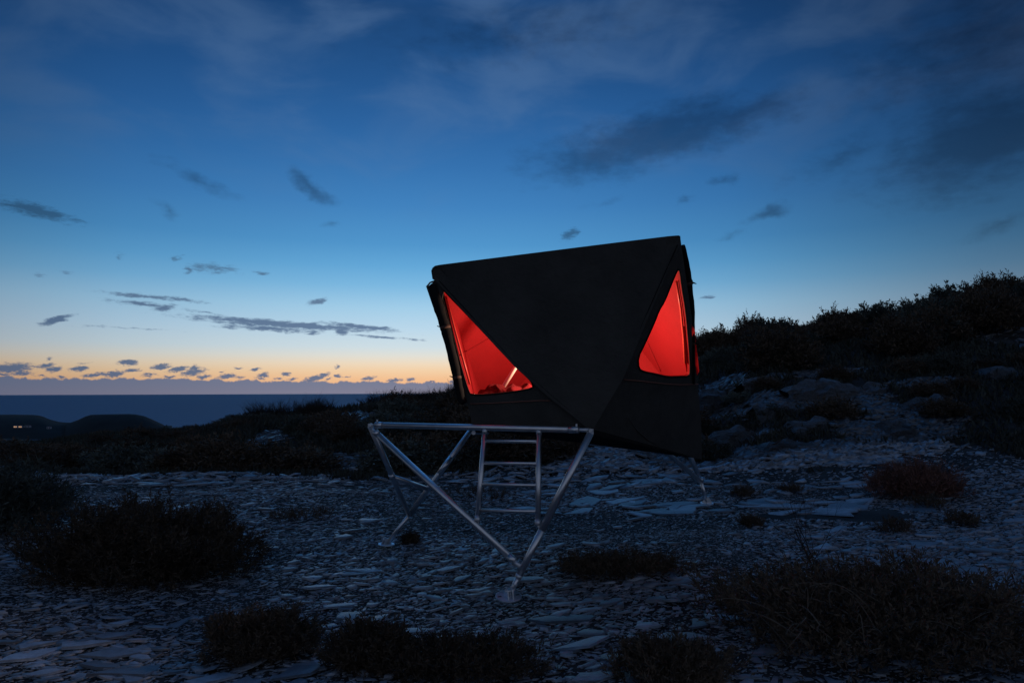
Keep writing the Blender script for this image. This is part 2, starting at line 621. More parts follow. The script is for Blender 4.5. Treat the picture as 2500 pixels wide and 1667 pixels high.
# ------------------------------------------------------------------ terrain
# rows: photo column -> list of (distance ahead, photo row of the ground)
TAB = {
    -900: [(3, None), (12, 0.0), (17, -0.1), (30, -2.0), (60, -5), (150, -14), (600, -90), (1500, -170)],
    0: [(3, None), (12, 0.0), (17.5, -0.05), (24, -0.9), (35, -1.6), (60, -2.6), (150, -7.5), (420, -26), (900, -90), (1500, -170)],
    350: [(3, None), (12, 0.0), (16.5, -0.05), (22, -0.9), (35, -1.2), (60, -1.6), (150, -9.5), (420, -40), (900, -100), (1500, -170)],
    700: [(3, None), (11, 0.0), (14.8, 0.0), (19, -0.5), (30, -0.2), (52, 0.05), (100, -4), (300, -30), (900, -110), (1500, -170)],
    1000: [(3, None), (11, 0.0), (14.4, 0.0), (18, -0.1), (28, 0.35), (48, 1.05), (90, -1), (300, -30), (900, -110), (1500, -170)],
    1300: [(3, None), (11, 0.0), (14.3, 0.05), (18, 0.2), (28, 1.3), (44, 2.7), (90, 3), (300, -20), (900, -110), (1500, -170)],
    1720: [(3, None), (10, 0.08), (14.5, 0.12), (18, 0.55), (24, 1.5), (38, 3.9), (60, 5.0), (120, 8), (600, 20), (1500, 30)],
    1900: [(3, None), (10, 0.08), (13.5, 0.12), (16, 0.6), (20, 1.9), (25, 2.9), (36, 4.6), (60, 6.8), (120, 11), (600, 30), (1500, 40)],
    2150: [(3, None), (10, 0.10), (13, 0.14), (15.5, 0.7), (19, 2.0), (25, 3.6), (34, 5.3), (60, 7.8), (120, 13), (600, 35), (1500, 50)],
    2500: [(3, None), (9, 0.10), (12.5, 0.25), (15, 0.9), (19, 2.3), (24, 3.8), (31, 5.6), (60, 8.8), (120, 14), (600, 40), (1500, 60)],
    3400: [(3, None), (8, 0.10), (12, 0.4), (15, 1.2), (19, 3.0), (24, 4.6), (31, 6.4), (60, 9.8), (120, 15), (600, 40), (1500, 60)],
}
UK = sorted(TAB)
TK = np.array([(u - 1250.0) / F for u in UK])
YS = np.exp(np.linspace(math.log(3.0), math.log(1500.0), 140))
ZT = []
for u in UK:
    ys = [a for a, _ in TAB[u]]
    zs = [0.0 if z is None else z for _, z in TAB[u]]
    ZT.append(np.interp(np.log(YS), np.log(ys), zs))
ZT = np.array(ZT)
# smooth a little along the distance
for _ in range(3):
    ZT[:, 1:-1] = 0.25 * ZT[:, :-2] + 0.5 * ZT[:, 1:-1] + 0.25 * ZT[:, 2:]


def fbm(x, y, seed=0, octs=5, f0=1.0, gain=0.5):
    out = np.zeros_like(x)
    amp = 1.0
    r = np.random.default_rng(seed)
    f = f0
    for _ in range(octs):
        for _k in range(3):
            th = r.uniform(0, 2 * math.pi)
            ph = r.uniform(0, 2 * math.pi)
            ff = f * r.uniform(0.75, 1.3)
            out += amp / 3 * np.sin(ff * (x * math.cos(th) + y * math.sin(th)) + ph + 1.3 * np.sin(ff * 0.6 * (x * math.sin(th) - y * math.cos(th)) + ph * 2))
        amp *= gain
        f *= 2.03
    return out


def height(x, y):
    x = np.asarray(x, dtype=float)
    y = np.asarray(y, dtype=float)
    r = np.sqrt(x * x + y * y)
    a = np.arctan2(x, y)
    t = np.tan(np.clip(a, -0.93, 0.93))
    yy = r / np.sqrt(1 + t * t)          # equivalent distance ahead
    t = np.clip(t, TK[0], TK[-1])
    ly = (np.log(np.clip(yy, 3.0, 1499.0)) - math.log(3.0)) / (math.log(1500.0) - math.log(3.0)) * (len(YS) - 1)
    j = np.clip(ly.astype(int), 0, len(YS) - 2)
    fy = ly - j
    i = np.clip(np.searchsorted(TK, t) - 1, 0, len(TK) - 2)
    ft = (t - TK[i]) / (TK[i + 1] - TK[i])
    ft = ft * ft * (3 - 2 * ft)
    z0 = ZT[i, j] * (1 - fy) + ZT[i, j + 1] * fy
    z1 = ZT[i + 1, j] * (1 - fy) + ZT[i + 1, j + 1] * fy
    z = z0 * (1 - ft) + z1 * ft
    back = np.clip((np.abs(a) - 1.2) / 0.8, 0, 1)
    back = back * back * (3 - 2 * back)
    z = z * (1 - back)
    near = np.clip(1 - (yy - 10) / 8, 0, 1)
    z = z + 0.045 * fbm(x, y, 11, 4, 0.55) * np.clip(r / 4, 0.3, 1) + 0.25 * (1 - near) * fbm(x, y, 12, 5, 0.35) * np.clip(30 / np.maximum(yy, 1), 0.5, 1)
    # keep the spot under the camera and the three feet near level
    return z


def hz(x, y):
    return float(height(np.array([x]), np.array([y]))[0])


def grid_mesh(name, xs, ys, material):
    X, Y = np.meshgrid(xs, ys)
    Z = height(X, Y)
    V = np.stack([X, Y, Z], -1).reshape(-1, 3)
    nx, ny = len(xs), len(ys)
    idx = np.arange(nx * ny).reshape(ny, nx)
    q = np.stack([idx[:-1, :-1], idx[:-1, 1:], idx[1:, 1:], idx[1:, :-1]], -1).reshape(-1, 4)
    me = np_mesh(name, V, q.ravel(), np.arange(len(q)) * 4, np.full(len(q), 4), True)
    me.materials.append(material)
    return link(bpy.data.objects.new(name, me))


s = np.linspace(-1, 1, 400)
gx = 2.2 * np.sinh(6.9 * s)
s2 = np.linspace(-0.78, 1, 400)
gy = 9.0 + 2.4 * np.sinh(6.9 * s2)
ground = grid_mesh('ground', gx, gy, M['soil'])
props(ground, 'bare shale ground rising to a dark heath hillside', None, None, 'structure')

SEA = -150.0
sv = [(-90000, -2000, SEA), (90000, -2000, SEA), (90000, 90000, SEA), (-90000, 90000, SEA)]
sea = mk('sea', sv, [(0, 1, 2, 3)], M['sea'])
props(sea, 'calm blue sea reaching the horizon at dusk', None, None, 'structure')


def headland(prof, Y, depth, label):
    us = np.linspace(prof[0][0], prof[-1][0], 90)
    vs_ = np.interp(us, [p[0] for p in prof], [p[1] for p in prof])
    ds = np.linspace(-1, 1, 24)
    V, Fc = [], []
    for i, (u, v) in enumerate(zip(us, vs_)):
        p = pix(u, v, Y)
        for d in ds:
            k = max(0.0, 1 - abs(d) ** 2.2) if d < 0 else math.sqrt(max(0.0, 1 - d ** 4))
            z = SEA - 6 + (p.z - SEA + 6) * k
            V.append((p.x * (1 + d * depth / Y), Y + d * depth, z))
    m_ = len(ds)
    for i in range(len(us) - 1):
        for k in range(m_ - 1):
            Fc.append((i * m_ + k, (i + 1) * m_ + k, (i + 1) * m_ + k + 1, i * m_ + k + 1))
    o = mk('headland', V, Fc, M['headland'], smooth_=True)
    return props(o, label, None, None, 'structure')


headland([(-700, 1016), (-300, 1013), (-60, 1016), (30, 1014), (80, 1015), (100, 1017), (118, 1026), (135, 1032), (147, 1035), (165, 1036), (200, 1037), (260, 1039), (330, 1043), (420, 1046)], 2700, 420, 'far flat headland with the village lights at its foot')
headland([(160, 1036), (172, 1034), (190, 1027), (208, 1018), (222, 1013.5), (250, 1012.5), (315, 1011.5), (330, 1012.5), (352, 1017), (370, 1025), (400, 1040)], 2550, 260, 'far rounded headland standing beyond the ridge')


def house(u, v, Y, w, lit, label):
    p = pix(u, v, Y)
    t = thing('house', (p.x, p.y, p.z - 3), label, 'house', 'village houses under the headland')
    c = Col()
    X, Yv, Z = Vector((1, 0, 0)), Vector((0, 1, 0)), Vector((0, 0, 1))
    c.box((p.x, p.y, p.z), X * w, Yv * 4, Z * 3.0)
    c.build('wall', M['housewall'], t)
    r = [(p.x - w - .5, p.y - 4.5, p.z + 3.01), (p.x + w + .5, p.y - 4.5, p.z + 3.01), (p.x + w + .5, p.y + 4.5, p.z + 3.01), (p.x - w - .5, p.y + 4.5, p.z + 3.01), (p.x - w - .5, p.y, p.z + 5.5), (p.x + w + .5, p.y, p.z + 5.5)]
    mk('roof', r, [(0, 1, 5, 4), (2, 3, 4, 5), (1, 2, 5), (3, 0, 4), (0, 3, 2, 1)], M['houseroof'], t)
    for dx in (-0.5, 0.5):
        c = Col()
        c.box((p.x + dx * w, p.y - 4.05, p.z), X * w * 0.32, Yv * 0.03, Z * 1.9)
        c.build('window', M['litwin'] if lit else M['houseroof'], t)


house(39, 1041.5, 2260, 5.5, True, 'tiny lit house under the far headland, first of the lit pair')
house(51, 1041.5, 2270, 5.5, True, 'tiny lit house under the far headland, beside a dim one')
house(68, 1041.0, 2280, 9, False, 'long pale unlit house beyond the lit pair')
house(120, 1044, 2250, 6, False, 'lone small pale house at the foot of the slope')

# ------------------------------------------------------------------ the tripod frame
A = pix(905, 1037, 7.25)
B = pix(1441, 1050, 6.3)
DECK = B.z
J1 = pix(1268, 1392, 6.12)
F1 = pix(1240, 1459, 6.10)
Cc = pix(1186, 1000, 8.6)
J2 = pix(999, 1257, 8.36)
F2 = pix(943, 1328, 8.40)
J3 = pix(1712, 1176, 8.95)
F3 = pix(1726, 1228, 9.0)
for p_ in (F1, F2, F3):
    pass
RT = 0.031
frame = thing('tripod_platform', (F1.x, F1.y, 0), 'silver aluminium tube tripod stand carrying the black tent', 'platform')


def seg(a, b, t0, t1):
    return [a.lerp(b, t0), a.lerp(b, t1)]


def unit(a, b):
    return (b - a).normalized()


# front beam with end collars
bm_ = tube('beam', seg(A, B, 0.025, 0.955), RT, M['alu'], frame, 24)
tube('collar', seg(A, B, 0.028, 0.062), RT * 1.14, M['alu'], bm_, 20)
tube('collar', seg(A, B, 0.915, 0.955), RT * 1.10, M['alu'], bm_, 20)
tube('spigot', seg(A, B, 0.94, 0.995), RT * 0.62, M['steel'], bm_, 16)
# corner lugs
for P, lab in ((A, 'lug'), (B, 'lug')):
    c = Col()
    ax = unit(A, B)
    c.box(P + Vector((0, 0, -0.012)), ax * 0.032, Vector((0, 0, 1)) * 0.024, ax.cross(Vector((0, 0, 1))) * 0.007)
    c.tube([P + Vector((0, -0.03, 0)), P + Vector((0, 0.03, 0))], 0.017, 10)
    c.build('corner_lug', M['steel'], frame)
for tt in (0.035, 0.945):
    p_ = A.lerp(B, tt) + Vector((0, -0.01, RT * 1.1))
    c = Col()
    c.tube([p_, p_ + Vector((0, 0, 0.022))], [0.011, 0.009], 8)
    c.build('bolt', M['steel'], frame)


def leg(top, foot, thru, lower_from, name='strut'):
    pass


# V of struts to the near foot: the one from B runs through to the foot
Bl = B + Vector((0.0, 0, -0.03))
st = tube('strut', [Bl.lerp(F1, 0.0), Bl.lerp(F1, 0.60)], RT * 1.08, M['alu'], frame, 24)
tube('strut_extension', [Bl.lerp(F1, 0.555), Bl.lerp(F1, 0.88)], RT * 1.0, M['alu'], st, 24)
lowleg = tube('lower_leg', [Bl.lerp(F1, 0.86), Bl.lerp(F1, 0.985)], RT * 0.72, M['alu'], frame, 18)
tube('clamp_ring', [Bl.lerp(F1, 0.865), Bl.lerp(F1, 0.885)], RT * 1.03, M['steel'], lowleg, 18)
tube('clamp_ring', [Bl.lerp(F1, 0.915), Bl.lerp(F1, 0.925)], RT * 0.84, M['steel'], lowleg, 18)
JB1 = Bl.lerp(F1, 0.83)
Al = A + Vector((0, 0, -0.03))
st2 = tube('strut', seg(Al, JB1, 0.035, 0.955), RT, M['alu'], frame, 24)
tube('collar', seg(Al, JB1, 0.925, 0.957), RT * 1.10, M['alu'], st2, 20)
tube('spigot', seg(Al, JB1, 0.95, 0.992), RT * 0.75, M['steel'], st2, 16)
tube('collar', seg(Al, JB1, 0.035, 0.06), RT * 1.1, M['alu'], st2, 20)
tube('spigot', seg(Al, JB1, -0.005, 0.04), RT * 0.4, M['steel'], st2, 12)

# V to the far left foot: the one from C runs through
st3 = tube('strut', [Cc, Cc.lerp(J2, 1.0)], RT * 1.08, M['alu'], frame, 20)
tube('sleeve', [Cc.lerp(J2, 0.46), Cc.lerp(J2, 0.62)], RT * 1.14, M['alu'], st3, 20)
tube('lower_leg', [Cc.lerp(J2, 0.98), F2.lerp(J2, 0.03)], RT * 0.72, M['alu'], frame, 16)
st4 = tube('strut', [A + Vector((0, .02, -.03)), J2], RT, M['alu'], frame, 20)
tube('sleeve', [Al.lerp(J2, 0.50), Al.lerp(J2, 0.535)], RT * 1.18, M['alu'], st4, 20)
tube('brace', [Al.lerp(J2, 0.525), Cc.lerp(J2, 0.76)], RT * 0.86, M['alu'], frame, 20)

# V to the far right foot
D1 = Vector((1.35, 7.55, DECK - 0.02))
D2 = Vector((2.12, 8.95, DECK - 0.02))
st5 = tube('strut', [D1, J3], RT, M['alu'], frame, 16)
st6 = tube('strut', [D2, J3], RT * 1.05, M['alu'], frame, 16)
tube('sleeve', [D2.lerp(J3, 0.94), D2.lerp(J3, 1.0)], RT * 1.3, M['alu'], st6, 16)
tube('lower_leg', [J3.lerp(F3, -0.05), J3.lerp(F3, 0.95)], RT * 0.72, M['alu'], frame, 16)


def foot_plate(P, rx, ry, yaw, tilt):
    c = Col()
    rot = Matrix.Rotation(yaw, 3, 'Z') @ Matrix.Rotation(tilt, 3, 'X')
    n = 28
    vs, fs = [], []
    for zz, kk in ((-0.006, 1.0), (0.004, 1.0), (0.006, 0.97)):
        for k in range(n):
            an = 2 * math.pi * k / n
            vs.append(P + rot @ Vector((math.cos(an) * rx * kk, math.sin(an) * ry * kk, zz)))
    for i in range(2):
        for k in range(n):
            k2 = (k + 1) % n
            fs.append((i * n + k, i * n + k2, (i + 1) * n + k2, (i + 1) * n + k))
    fs.append(tuple(2 * n + k for k in range(n)))
    fs.append(tuple(reversed(range(n))))
    c.add(vs, fs)
    o = c.build('foot_plate', M['steel'], frame)
    for sgn in (-1, 1):
        g = Col()
        e = rot @ Vector((sgn * 0.022, 0, 0))
        base = [P + e + rot @ Vector((0, -0.065, 0.006)), P + e + rot @ Vector((0, 0.065, 0.006)), P + e + rot @ Vector((0, 0.02, 0.075)), P + e + rot @ Vector((0, -0.02, 0.075))]
        th = rot @ Vector((0.004, 0, 0))
        g.add([q - th for q in base] + [q + th for q in base], [(0, 1, 2, 3), (7, 6, 5, 4), (0, 4, 5, 1), (1, 5, 6, 2), (2, 6, 7, 3), (3, 7, 4, 0)])
        g.build('gusset', M['steel'], o)
    for sx in (-0.7, 0.7):
        q = P + rot @ Vector((sx * rx, 0.0, 0.0065))
        s_ = Col()
        s_.box(q, rot @ Vector((0.016, 0, 0)), rot @ Vector((0, 0.005, 0)), rot @ Vector((0, 0, 0.0006)))
        s_.build('slot', M['canvas2'], o)
    c = Col()
    c.tube([P + rot @ Vector((-0.035, 0, 0.05)), P + rot @ Vector((0.035, 0, 0.05))], 0.008, 8)
    c.build('pin', M['steel'], o)
    return o


F1g = Vector((F1.x, F1.y, F1.z))
foot_plate(F1 + Vector((0.006, -0.01, 0.018)), 0.118, 0.09, 0.35, 0.34)
foot_plate(F2 + Vector((0, 0, 0.0)), 0.112, 0.085, -0.6, 0.05)
foot_plate(F3 + Vector((0, 0, 0.0)), 0.112, 0.085, 1.2, 0.05)

# ------------------------------------------------------------------ ladder (hooked on the front beam)
nrm_abf = (B - A).cross(F1 - A).normalized()
off = nrm_abf * (0.0)


def onabf(u, v):
    return pix_plane(u, v, A, nrm_abf)


LT, LB = onabf(1184, 1050), onabf(1165, 1272)
RTp, RB = onabf(1316, 1052), onabf(1313, 1281)
ladder = thing('ladder', ((LB + RB) / 2)[:], 'silver aluminium ladder of four rungs below the front beam', 'ladder')
for (t_, b_) in ((LT, LB), (RTp, RB)):
    r_ = tube('rail', [t_, b_], 0.0255, M['alu'], ladder, 20)
    d_ = unit(t_, b_)
    tube('end_cap', [t_ - d_ * 0.012, t_ + d_ * 0.035], 0.0275, M['steel'], r_, 18)
    tube('end_cap', [b_ - d_ * 0.045, b_ + d_ * 0.006], 0.0275, M['steel'], r_, 18)
    c = Col()
    c.tube([b_ - d_ * 0.02 + Vector((0, -0.032, 0)), b_ - d_ * 0.02 + Vector((0, 0.02, 0))], 0.007, 8)
    c.build('bolt', M['steel'], r_)
for vl, vr in ((1077.5, 1079), (1133, 1134.5), (1184.5, 1187.5), (1246.5, 1249.5)):
    fl = (vl - 1050) / (1272 - 1050)
    fr = (vr - 1052) / (1281 - 1052)
    a_, b_ = LT.lerp(LB, fl), RTp.lerp(RB, fr)
    d_ = unit(a_, b_)
    tube('rung', [a_ + d_ * 0.018, b_ - d_ * 0.018], 0.0175, M['alu'], ladder, 16)
# feet brackets tie the rails to the struts
for p0, q0 in ((LB, pix_plane(1172, 1290, A, nrm_abf)), (RB, pix_plane(1319, 1290, A, nrm_abf))):
    tube('bracket', [p0, q0], 0.011, M['steel'], ladder, 8)

# ------------------------------------------------------------------ the tent
P1 = pix(1062, 655, 7.0)
P2 = pix(1661, 580, 6.15)
TB = pix(1443, 1046, 6.37)
TL = pix(1153, 1034, 6.88)
TR = pix(1713, 1122, 7.75)
TRd = Vector((TR.x, TR.y, DECK))
P3 = Vector((1.05, 8.55, (P1.z + P2.z) / 2 - 0.05))
TK_ = Vector((-0.30, 8.9, DECK - 0.06))
base_c = (TL + TB + TRd + TK_) / 4
tent = thing('tent', (base_c.x, base_c.y, DECK), 'black canvas pod tent glowing red inside through triangular windows', 'tent')
CEN = (P1 + P2 + P3 + TL + TB + TRd + TK_) / 7 + Vector((0, 0, 0.1))


def plane_of(a, b, c):
    n = (b - a).cross(c - a).normalized()
    if n.dot(a - CEN) < 0:
        n = -n
    return a, n


def smooth_poly(pts, it=2):
    """Chaikin corner rounding of a closed 2D pixel polygon"""
    for _ in range(it):
        q = []
        for i in range(len(pts)):
            a, b = pts[i], pts[(i + 1) % len(pts)]
            q.append((a[0] * .75 + b[0] * .25, a[1] * .75 + b[1] * .25))
            q.append((a[0] * .25 + b[0] * .75, a[1] * .25 + b[1] * .75))
        pts = q
    return pts


def poly_sheet(outer, holes, n, shift, flip):
    """triangulated planar sheet with holes; world points moved by n*shift"""
    loops = [outer] + holes
    tri = tessellate_polygon(loops)
    pts = [p + n * shift for lp in loops for p in lp]
    fs = []
    for t in tri:
        a, b, c = (pts[i] for i in t)
        nn = (b - a).cross(c - a)
        if nn.length < 1e-12:
            continue
        ok = nn.dot(n) > 0
        if flip:
            ok = not ok
        fs.append(t if ok else tuple(reversed(t)))
    return pts, fs


TH = 0.03


def tent_wall(name, outer, holes, pl, material=None, lining_outer=None, bind=True):
    """outer canvas skin + red lining skin + a rim that joins them round each opening"""
    p, n = pl
    vs, fs = poly_sheet(outer, holes, n, 0.0, False)
    o = mk(name, vs, fs, material or M['canvas'], tent)
    lo = lining_outer or outer
    vs, fs = poly_sheet(lo, holes, n, -TH, True)
    li = mk('lining', vs, fs, M['lining'], o)
    for h in holes:
        k = len(h)
        rv = [q + n * 0.0015 for q in h] + [q - n * (TH + 0.002) for q in h]
        mk('window_rim', rv, [(i, (i + 1) % k, k + (i + 1) % k, k + i) for i in range(k)], M['lining'], o)
        if not bind:
            continue
        # dark binding tape round the opening, 1 cm thick
        path = [q + n * 0.004 for q in h]
        path.append(path[0])
        bv, bf = tube_data(path, 0.008, 6, caps=False)
        mk('window_binding', bv, bf, M['canvas2'], o, smooth_=True)
    return o


# front panel hangs a little proud of the side walls
plF = plane_of(P1, P2, TB)
nF = plF[1]


def onF(u, v):
    return pix_plane(u, v, plF[0], nF) + nF * 0.0


front_px = [(1057, 663), (1060, 656), (1066, 651), (1078, 648.5), (1300, 620.5), (1500, 595.5), (1632, 579.5), (1650, 578), (1659, 577.5), (1662, 583), (1664, 596), (1632, 664), (1581, 785), (1525, 922), (1484, 990), (1450, 1049), (1440, 1049),
            (1397, 1012), (1344, 971), (1259, 895), (1160, 788), (1068, 688), (1060, 683)]
fo = [onF(u, v) + nF * 0.035 for u, v in front_px]
# gentle fullness of the cloth: subdivide and push a little
bmf = bmesh.new()
bv = [bmf.verts.new(p) for p in fo]
f_ = bmf.faces.new(bv)
bmesh.ops.triangulate(bmf, faces=[f_])
bmesh.ops.subdivide_edges(bmf, edges=bmf.edges[:], cuts=3, use_grid_fill=True)
bmf.verts.ensure_lookup_table()
bset = {v_.index for v_ in bmf.verts if v_.is_boundary}
for v_ in bmf.verts:
    if not v_.is_boundary:
        q = v_.co
        v_.co = q + nF * (0.006 * math.sin(q.x * 3.1 + q.z * 2.2) + 0.004 * math.sin(q.x * 7.7 - q.z * 5.1) - 0.012)
r = bmesh.ops.solidify(bmf, geom=bmf.faces[:], thickness=0.006)
bmesh.ops.recalc_face_normals(bmf, faces=bmf.faces[:])
fv = [v_.co.copy() for v_ in bmf.verts]
bmf.verts.index_update()
ff = [tuple(v_.index for v_ in f_.verts) for f_ in bmf.faces]
bmf.free()
fp = mk('front_panel', fv, ff, M['canvas'], tent)
# front inner skin keeps the light in
FI = [P1, P2, TB]
vs, fs = poly_sheet(FI, [], nF, 0.0, False)
mk('inner_front_wall', vs, fs, M['canvas2'], tent)
vs, fs = poly_sheet(FI, [], nF, -TH, True)
mk('lining', vs, fs, M['lining'], fp)
# seams stitched beside the two slanting edges
for pts_ in ([(1076, 687), (1260, 886), (1350, 966), (1440, 1040)], [(1655, 600), (1574, 782), (1519, 916), (1452, 1036)]):
    tube('seam', [onF(u, v) + nF * 0.036 for u, v in pts_], 0.004, M['canvas2'], fp, 6)

# left wall with its window
plL = plane_of(P1, TL, TB)


def onL(u, v):
    return pix_plane(u, v, *plL)


winL_px = smooth_poly([(1074, 705), (1100, 800), (1122, 880), (1142, 950), (1152, 968), (1300, 951), (1302, 938), (1290, 922), (1260, 896), (1160, 788), (1090, 716), (1079, 703)], 2)
winL = [onL(u, v) for u, v in winL_px]
wl = tent_wall('left_wall', [P1, TL, TB], [winL], plL)
# right wall with its window
plR = plane_of(P2, TRd, TB)


def onR(u, v):
    return pix_plane(u, v, *plR)


winR_px = smooth_poly([(1655, 655), (1643, 682), (1634, 705), (1622, 735), (1608, 758), (1598, 785), (1574, 838), (1557, 872), (1559, 900), (1572, 907), (1600, 912), (1632, 920), (1660, 919), (1682, 918), (1685, 905), (1682, 850), (1674, 760), (1664, 700), (1660, 664)], 1)
winR = [onR(u, v) for u, v in winR_px]
R_out = [P2, onR(1690, 780), onR(1703, 935), onR(1712, 1030), onR(1714, 1121), onR(1640, 1104), onR(1560, 1082), onR(1500, 1064), TB]
wr = tent_wall('right_wall', R_out, [winR], plR, lining_outer=[P2, onR(1688, 780), onR(1700, 930), TRd, TB])

# piping ridges along the walls
for pts_, f_, pl_ in (([(1150, 985.5), (1200, 984), (1270, 980), (1320, 977.5), (1344, 978)], onL, plL), ([(1522, 926), (1570, 930), (1620, 936), (1660, 938.5), (1703, 937)], onR, plR)):
    tube('piping', [f_(u, v) + pl_[1] * 0.008 for u, v in pts_], 0.006, M['piping'], wl if f_ is onL else wr, 8)
# a slack fold pressed into the lower right wall
tube('fold', [onR(u, v) + plR[1] * 0.002 for u, v in ((1535, 1022), (1555, 1050), (1580, 1072), (1612, 1090))], [0.002, 0.008, 0.008, 0.002], M['canvas'], wr, 8)

# back walls and roof
TR2 = onR(1714, 1121)
Rtop = onR(1703, 935)
back = [('back_wall', [P2, P3, TRd]), ('back_wall', [P3, TRd, TK_]), ('back_wall', [P1, P3, TK_]), ('back_wall', [P1, TK_, TL])]
# window in the wall round the right corner
plBR = plane_of(P2, P3, TRd)


def bary(a, b, c, x, y):
    return a + (b - a) * x + (c - a) * y


winB = [bary(P2, P3, TRd, x, y) for x, y in ((.008, .42), (.045, .41), (.065, .56), (.055, .69), (.008, .70))]
bw = []
for i, (nm, tri) in enumerate(back):
    bw.append(tent_wall(nm, tri, [winB] if i == 0 else [], plane_of(*tri), bind=False))
nB = plBR[1]
cB = sum(winB, Vector()) / 5
pv = [cB + (q - cB) * 1.12 + nB * 0.006 for q in winB] + [cB + (q - cB) * 0.85 + Vector((0.055, -0.01, 0)) for q in winB] + [cB + Vector((0.065, 0.0, 0))]
mk('window_pane', pv, [(i, (i + 1) % 5, 5 + (i + 1) % 5, 5 + i) for i in range(5)] + [(5 + i, 5 + (i + 1) % 5, 10) for i in range(5)], M['pane'], bw[0], smooth_=True)
plT = plane_of(P1, P2, P3)
rf = tent_wall('roof', [P1, P2, P3], [], plT)
tube('ridge_hem', [P1 + Vector((0, 0, .0)), P2 + Vector((0, 0, .0))], 0.016, M['canvas'], rf, 10)

# floor tub
vs = [TL, TB, TRd, TK_]
dz = Vector((0, 0, -0.05))
low = [TL + dz, TB + dz, TR2 + Vector((0, 0, .005)), Vector((TK_.x, TK_.y, DECK - 0.14))]
o = mk('floor_tub', [p_ for p_ in vs] + low, [(3, 2, 1, 0), (4, 5, 6, 7), (0, 1, 5, 4), (1, 2, 6, 5), (2, 3, 7, 6), (3, 0, 4, 7)], M['canvas2'], tent)
mk('lining', [p_ + Vector((0, 0, 0.03)) for p_ in vs], [(0, 1, 2, 3)], M['lining'], o)
# floor frame under the tub
mid = []
for a_, b_ in ((TL, TK_), (TK_, TRd)):
    tube('floor_frame', [a_.lerp(b_, .06) + Vector((0, 0, -0.09)), a_.lerp(b_, .88) + Vector((0, 0, -0.11))], 0.022, M['alu'], tent, 12)

# rolled door flaps on the two outer corners
def rolled(px, depth0, depth1, rad, name='rolled_flap'):
    path, rr = [], []
    k = len(px)
    for i, (u, v, r_) in enumerate(px):
        d_ = depth0 + (depth1 - depth0) * i / (k - 1)
        path.append(pix(u, v, d_))
        rr.append(r_ * d_ / F)
    # resample for a softer roll
    pp, r2 = [], []
    for i in range(k - 1):
        for j in range(4):
            t = j / 4
            pp.append(path[i].lerp(path[i + 1], t))
            r2.append((rr[i] * (1 - t) + rr[i + 1] * t) * (1 + 0.07 * math.sin(i * 4.1 + j * 1.7)))
    pp.append(path[-1])
    r2.append(rr[-1])
    o = tube(name, pp, r2, M['canvas2'], tent, 12)
    return o, pp, r2


fl, pp, rr = rolled([(1056, 697, 10), (1060, 712, 12), (1073, 755, 13), (1087, 800, 12), (1100, 850, 12), (1112, 900, 11), (1120, 945, 11), (1126, 972, 11), (1132, 984, 8)], 6.98, 6.86, 0.06)
for i in (12, 22):
    tube('strap', [pp[i] - (pp[i + 1] - pp[i]) * 0.3, pp[i] + (pp[i + 1] - pp[i]) * 0.3], rr[i] * 1.12, M['strap'], fl, 12)
    c = Col()
    q = pp[i] + Vector((-rr[i] * 1.1, 0, 0.01))
    c.tube([q, q + Vector((-0.03, 0, 0.008))], [0.008, 0.004], 6)
    c.build('toggle', M['canvas2'], fl)
# flap mouth hem at the top
tube('hem', [pix(1041, 701, 6.98), pix(1050, 690, 6.98), pix(1066, 684, 6.97)], 0.009, M['piping'], fl, 6)
vs = [pix(1041, 702, 6.99), pix(1064, 684, 6.97), pix(1084, 700, 6.95), pix(1075, 760, 6.95), pix(1058, 752, 6.98)]
mk('flap_top', vs + [v_ + Vector((0.005, 0.04, 0)) for v_ in vs], [(0, 1, 2, 3, 4), (9, 8, 7, 6, 5)] + [(i, (i + 1) % 5, 5 + (i + 1) % 5, 5 + i) for i in range(5)], M['canvas'], fl)

fr, pp, rr = rolled([(1668, 600, 5), (1674, 640, 9), (1681, 690, 9), (1688, 750, 8), (1692, 800, 5), (1694, 850, 3), (1695, 900, 3), (1694, 936, 3)], 6.35, 7.3, 0.05)
for i in (8, 19):
    tube('strap', [pp[i] - (pp[i + 1] - pp[i]) * 0.25, pp[i] + (pp[i + 1] - pp[i]) * 0.25], rr[i] * 1.14, M['strap'], fr, 12)
    c = Col()
    q = pp[i] + Vector((rr[i] * 1.1, 0, 0.0))
    c.tube([q, q + Vector((0.035, 0, -0.012))], [0.009, 0.004], 6)
    c.build('toggle', M['canvas2'], fr)

# seams on the lining seen through the windows
def on_tri(u, v, tri, s_):
    p, n = plane_of(*tri)
    return pix_plane(u, v, p, n) - n * s_


back_tris = [b_[1] for b_ in back] + [[P1, P2, P3]]


def on_back(u, v, lift):
    o_, d_ = Vector((0, 0, EYE)), ray(u, v)
    best = None
    for tri in back_tris:
        p, n = plane_of(*tri)
        q = pix_plane(u, v, p - n * TH, n)
        k = (q - o_).dot(d_)
        a_, b_, c_ = tri
        inside_ = all(((tri[(i + 1) % 3] - tri[i]).cross(q - tri[i])).dot((b_ - a_).cross(c_ - a_)) > -0.02 for i in range(3))
        if inside_ and k > 0 and q.y > 6.6 and (best is None or k < best[0]):
            best = (k, q - n * lift)
    return best[1] if best else None


